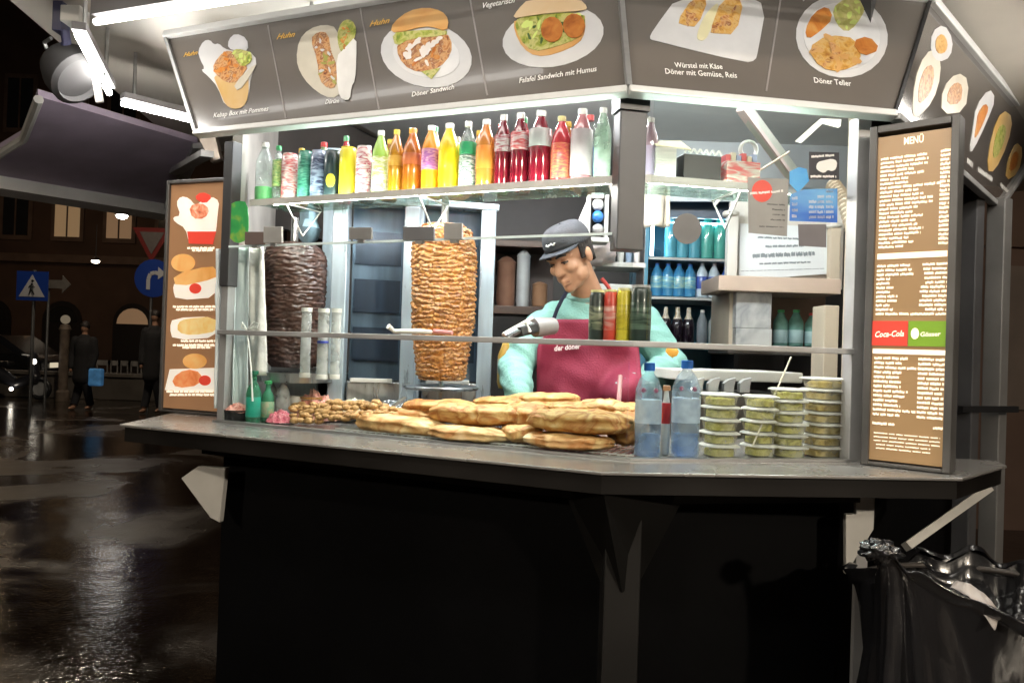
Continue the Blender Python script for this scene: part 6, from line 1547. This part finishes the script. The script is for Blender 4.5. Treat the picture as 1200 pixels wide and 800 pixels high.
for i, px in enumerate((118,130,142,154,166)):
    q = at(px,432,19.8); t = thing('cafe_chair','pale folding cafe chair in the row beside the low wall','chair',(q.x,19.8,0),'cafe chairs across the square')
    cm_ = mat('chair_pale',(.3,.28,.26),.5)
    MB().box((q.x,19.8,.45),(.38,.38,.03)).build('seat', cm_, t); MB().box((q.x,19.97,.82),(.38,.03,.12)).build('backrest', cm_, t)
    for s_ in (-1,1):
        MB().bar((q.x+.17*s_,19.98,0),(q.x+.17*s_,19.96,.88),.025,.025).build('leg', cm_, t); MB().bar((q.x+.17*s_,19.63,0),(q.x+.17*s_,19.64,.434),.025,.025).build('leg', cm_, t)
pp = at(75,420,18.2); t = thing('pale_post','pale narrow advertising pillar behind the walking person','pillar',(pp.x,18.2,0))
MB().lathe([(.14,0),(.14,.2),(.1,.24),(.1,1.55),(.13,1.6),(.09,1.7),(0,1.72)],(pp.x,18.2,0),16).build('shaft', mat('pillar_pale',(.16,.12,.09),.6,0,.3,8,emit=.0), t, smooth=True); MB().ell((pp.x,18.2,1.82),(.1,.1,.1)).build('globe', glow('globe_glow',(1,.8,.55),.12), t, smooth=True)

# ------------------------------------------------------------------ waste bag hung on a ring
bc = Vector((1.10,1.83,1.0)); br = .28
kn = at(1032,646,1.62)
def rim(a):
    e = br*(1+.06*math.sin(3*a+1)+.05*math.sin(7*a)+.10*noise.noise(Vector((math.cos(a)*4,math.sin(a)*4,2))))
    return Vector((bc.x+e*1.05*math.cos(a), bc.y+e*.95*math.sin(a), bc.z+.02*math.sin(2*a+.5)+.012*math.sin(5*a)+.035*noise.noise(Vector((math.cos(a)*5,math.sin(a)*5,9)))))
st_ = thing('bin_stand','round metal bin ring on a post holding the black waste bag','bin stand',Vector((bc.x+.1,bc.y+.36,0)))
mm = MB(); mm.grid(lambda u,v: Vector((bc.x+(br*.97+.008*math.cos(2*PI*v))*1.05*math.cos(2*PI*u),bc.y+(br*.97+.008*math.cos(2*PI*v))*.95*math.sin(2*PI*u),bc.z-.02+.008*math.sin(2*PI*v))),40,8,True); mm.build('ring', dark_metal, st_, smooth='all')
MB().tube([(bc.x+.1,bc.y+.36,.01),(bc.x+.1,bc.y+.36,bc.z-.02),(bc.x+.06,bc.y+.29,bc.z-.02)],.016,8).build('post', dark_metal, st_); MB().lathe([(.17,0),(.17,.015),(0,.02)],(bc.x+.1,bc.y+.36,.001),20).build('foot', dark_metal, st_)
bagm = mat('bag_film',(.014,.014,.016),.25,0,.2,10,.3,24,coat=.6,spec=.8,stretch=(1,1,.3))
bg = thing('waste_bag','large glossy black plastic waste bag with gathered knot hanging beside the kiosk','waste bag',Vector((bc.x,bc.y,.12)))
ka = math.atan2((kn-bc).y/.95,(kn-bc).x/1.05)
def bagP(u, v):
    a = 2*PI*u; da = (a-ka+PI)%(2*PI)-PI
    p = rim(a)
    near = math.exp(-(da/.62)**2)
    wv = max(0, (v-.12)/.88)
    wob = noise.noise(Vector((da*2.2,wv*1.3,3)))
    rid = (1-abs(math.sin(8.5*da+1.6*wob)))**.7*.05-.02+math.sin(31*da+4*wob)*.010
    fold_ = rid*near+math.sin(9*a+3*v)*.010*(1-near)+.022*noise.noise(Vector((math.cos(a)*2.5,math.sin(a)*2.5,v*2)))+.014*noise.noise(Vector((math.cos(a)*7,math.sin(a)*7,v*4)))+.006*noise.noise(Vector((math.cos(a)*19,math.sin(a)*19,v*9)))
    if v < .12:
        f = v/.12; q = p+Vector((math.cos(a),math.sin(a),0))*(.022*math.sin(PI*f))+Z3*(.018*math.sin(PI*f)-.03*f)
        k = near*.8; q = q.lerp(kn+Vector((.02*math.sin(da*9),0,.015*math.cos(da*13))), k)
        q += Vector((noise.noise(q*14),noise.noise(q*14+Vector((5,0,0))),noise.noise(q*14+Vector((0,7,0)))))*.012
        return q
    z = bc.z-.02-wv*.84
    rad = br*(1.0+.14*math.sin(PI*min(1,wv*1.1)))*(1-.55*max(0,wv-.75)/.25*.8)+fold_*(.3+.7*min(1,wv*3))
    rad *= 1-.22*(1-near)*min(1,wv*5)
    q = Vector((bc.x+rad*1.05*math.cos(a), bc.y+rad*.95*math.sin(a), z))
    k = near*.8*max(0,1-wv*1.25)**1.25
    return q.lerp(kn+Vector((0,0,-wv*.12))+Vector((math.sin(da*7)*.02,0,0)), k)
mb = MB(); mb.grid(bagP, 260, 110, True); mb.f.append(tuple(109*260+j for j in range(260)))
mb.build('film', bagm, bg, smooth='all')
mb = MB()
def q0x(p, r): return p.x*r
def inP(u,v):
    a = 2*PI*u; p = rim(a); r = (1-.8*v)
    q = Vector((bc.x+(p.x-bc.x)*r, bc.y+(p.y-bc.y)*r, p.z-.006-.21*v**.6+.07*noise.noise(Vector((p.x*6,p.y*6,v*2)))*v+.035*noise.noise(Vector((q0x(p,r)*7,p.y*9*r,v*2)))*(v>0)+.008*abs(noise.noise(Vector((q0x(p,r)*19,p.y*19*r,v*7))))*(v>0)))
    return q
mb.grid(inP,180,50,True); mb.build('inner_film', bagm, bg, smooth='all')
def Pk(u,v):
    a=2*PI*u; ph=PI*(v-.5); d=Vector((math.cos(a)*math.cos(ph),math.sin(a)*math.cos(ph),math.sin(ph))); return kn+Vector((d.x*.035,d.y*.03,d.z*.022))*(1+.45*noise.noise(d*2.6)+.3*noise.noise(d*6))
MB().grid(Pk,36,22,True).build('knot', bagm, bg, smooth='all')
t = thing('paper_scrap','folded whitish paper scrap lying on the open black bag','paper',at(1148,712,1.62))
sc_p = [at(1114,687,1.66),at(1128,684,1.68),at(1176,722,1.60),at(1166,738,1.56)]
mb = MB(); mb.grid(lambda u,v: sc_p[0].lerp(sc_p[1],u).lerp(sc_p[3].lerp(sc_p[2],u),v)+Z3*(.014*math.sin(PI*v)+.01*math.sin(u*PI)+.006*noise.noise(Vector((u*4,v*6,1)))), 12, 18); mb.build('sheet', mat('scrap_paper',(.5,.45,.42),.7), t, smooth='all', thick=.001)
# ------------------------------------------------------------------ camera, world, render settings
cd = bpy.data.cameras.new('camera'); cam = bpy.data.objects.new('camera', cd); COL.objects.link(cam)
fw = Vector((0, math.cos(PIT), math.sin(PIT))); upv = Vector((0, -math.sin(PIT), math.cos(PIT))); rt = Vector((1,0,0))
r_ = rt*math.cos(TH)+upv*math.sin(TH); u_ = upv*math.cos(TH)-rt*math.sin(TH)
cam.matrix_world = Matrix(((r_.x,u_.x,-fw.x,0),(r_.y,u_.y,-fw.y,0),(r_.z,u_.z,-fw.z,CZ),(0,0,0,1)))
cd.sensor_width = 36; cd.lens = 36*F/1200; cd.clip_end = 500; cd.clip_start = .02
sc.camera = cam
w = bpy.data.worlds.new('World'); sc.world = w; w.use_nodes = True
nt = w.node_tree; sky = nt.nodes.new('ShaderNodeTexSky'); sky.sky_type = 'NISHITA'; sky.sun_disc = False
sky.sun_elevation = math.radians(28); sky.sun_rotation = math.radians(200)
nt.links.new(sky.outputs[0], nt.nodes['Background'].inputs['Color']); nt.nodes['Background'].inputs['Strength'].default_value = .0006
sd = bpy.data.lights.new('moon', 'SUN'); so_ = bpy.data.objects.new('moon', sd); COL.objects.link(so_); sd.energy = .006; sd.angle = math.radians(.5); sd.color = (.8,.88,1)
so_.rotation_euler = (math.radians(62), 0, math.radians(160))
sc.view_settings.view_transform = 'Standard'; sc.view_settings.look = 'None'; sc.view_settings.gamma = 1; sc.view_settings.exposure = .35
sc.render.engine = 'CYCLES'; cy = sc.cycles
cy.use_denoising = True; cy.max_bounces = 8; cy.diffuse_bounces = 4; cy.glossy_bounces = 4; cy.transmission_bounces = 6; cy.transparent_max_bounces = 24
cy.sample_clamp_indirect = 4; cy.caustics_reflective = False; cy.caustics_refractive = False
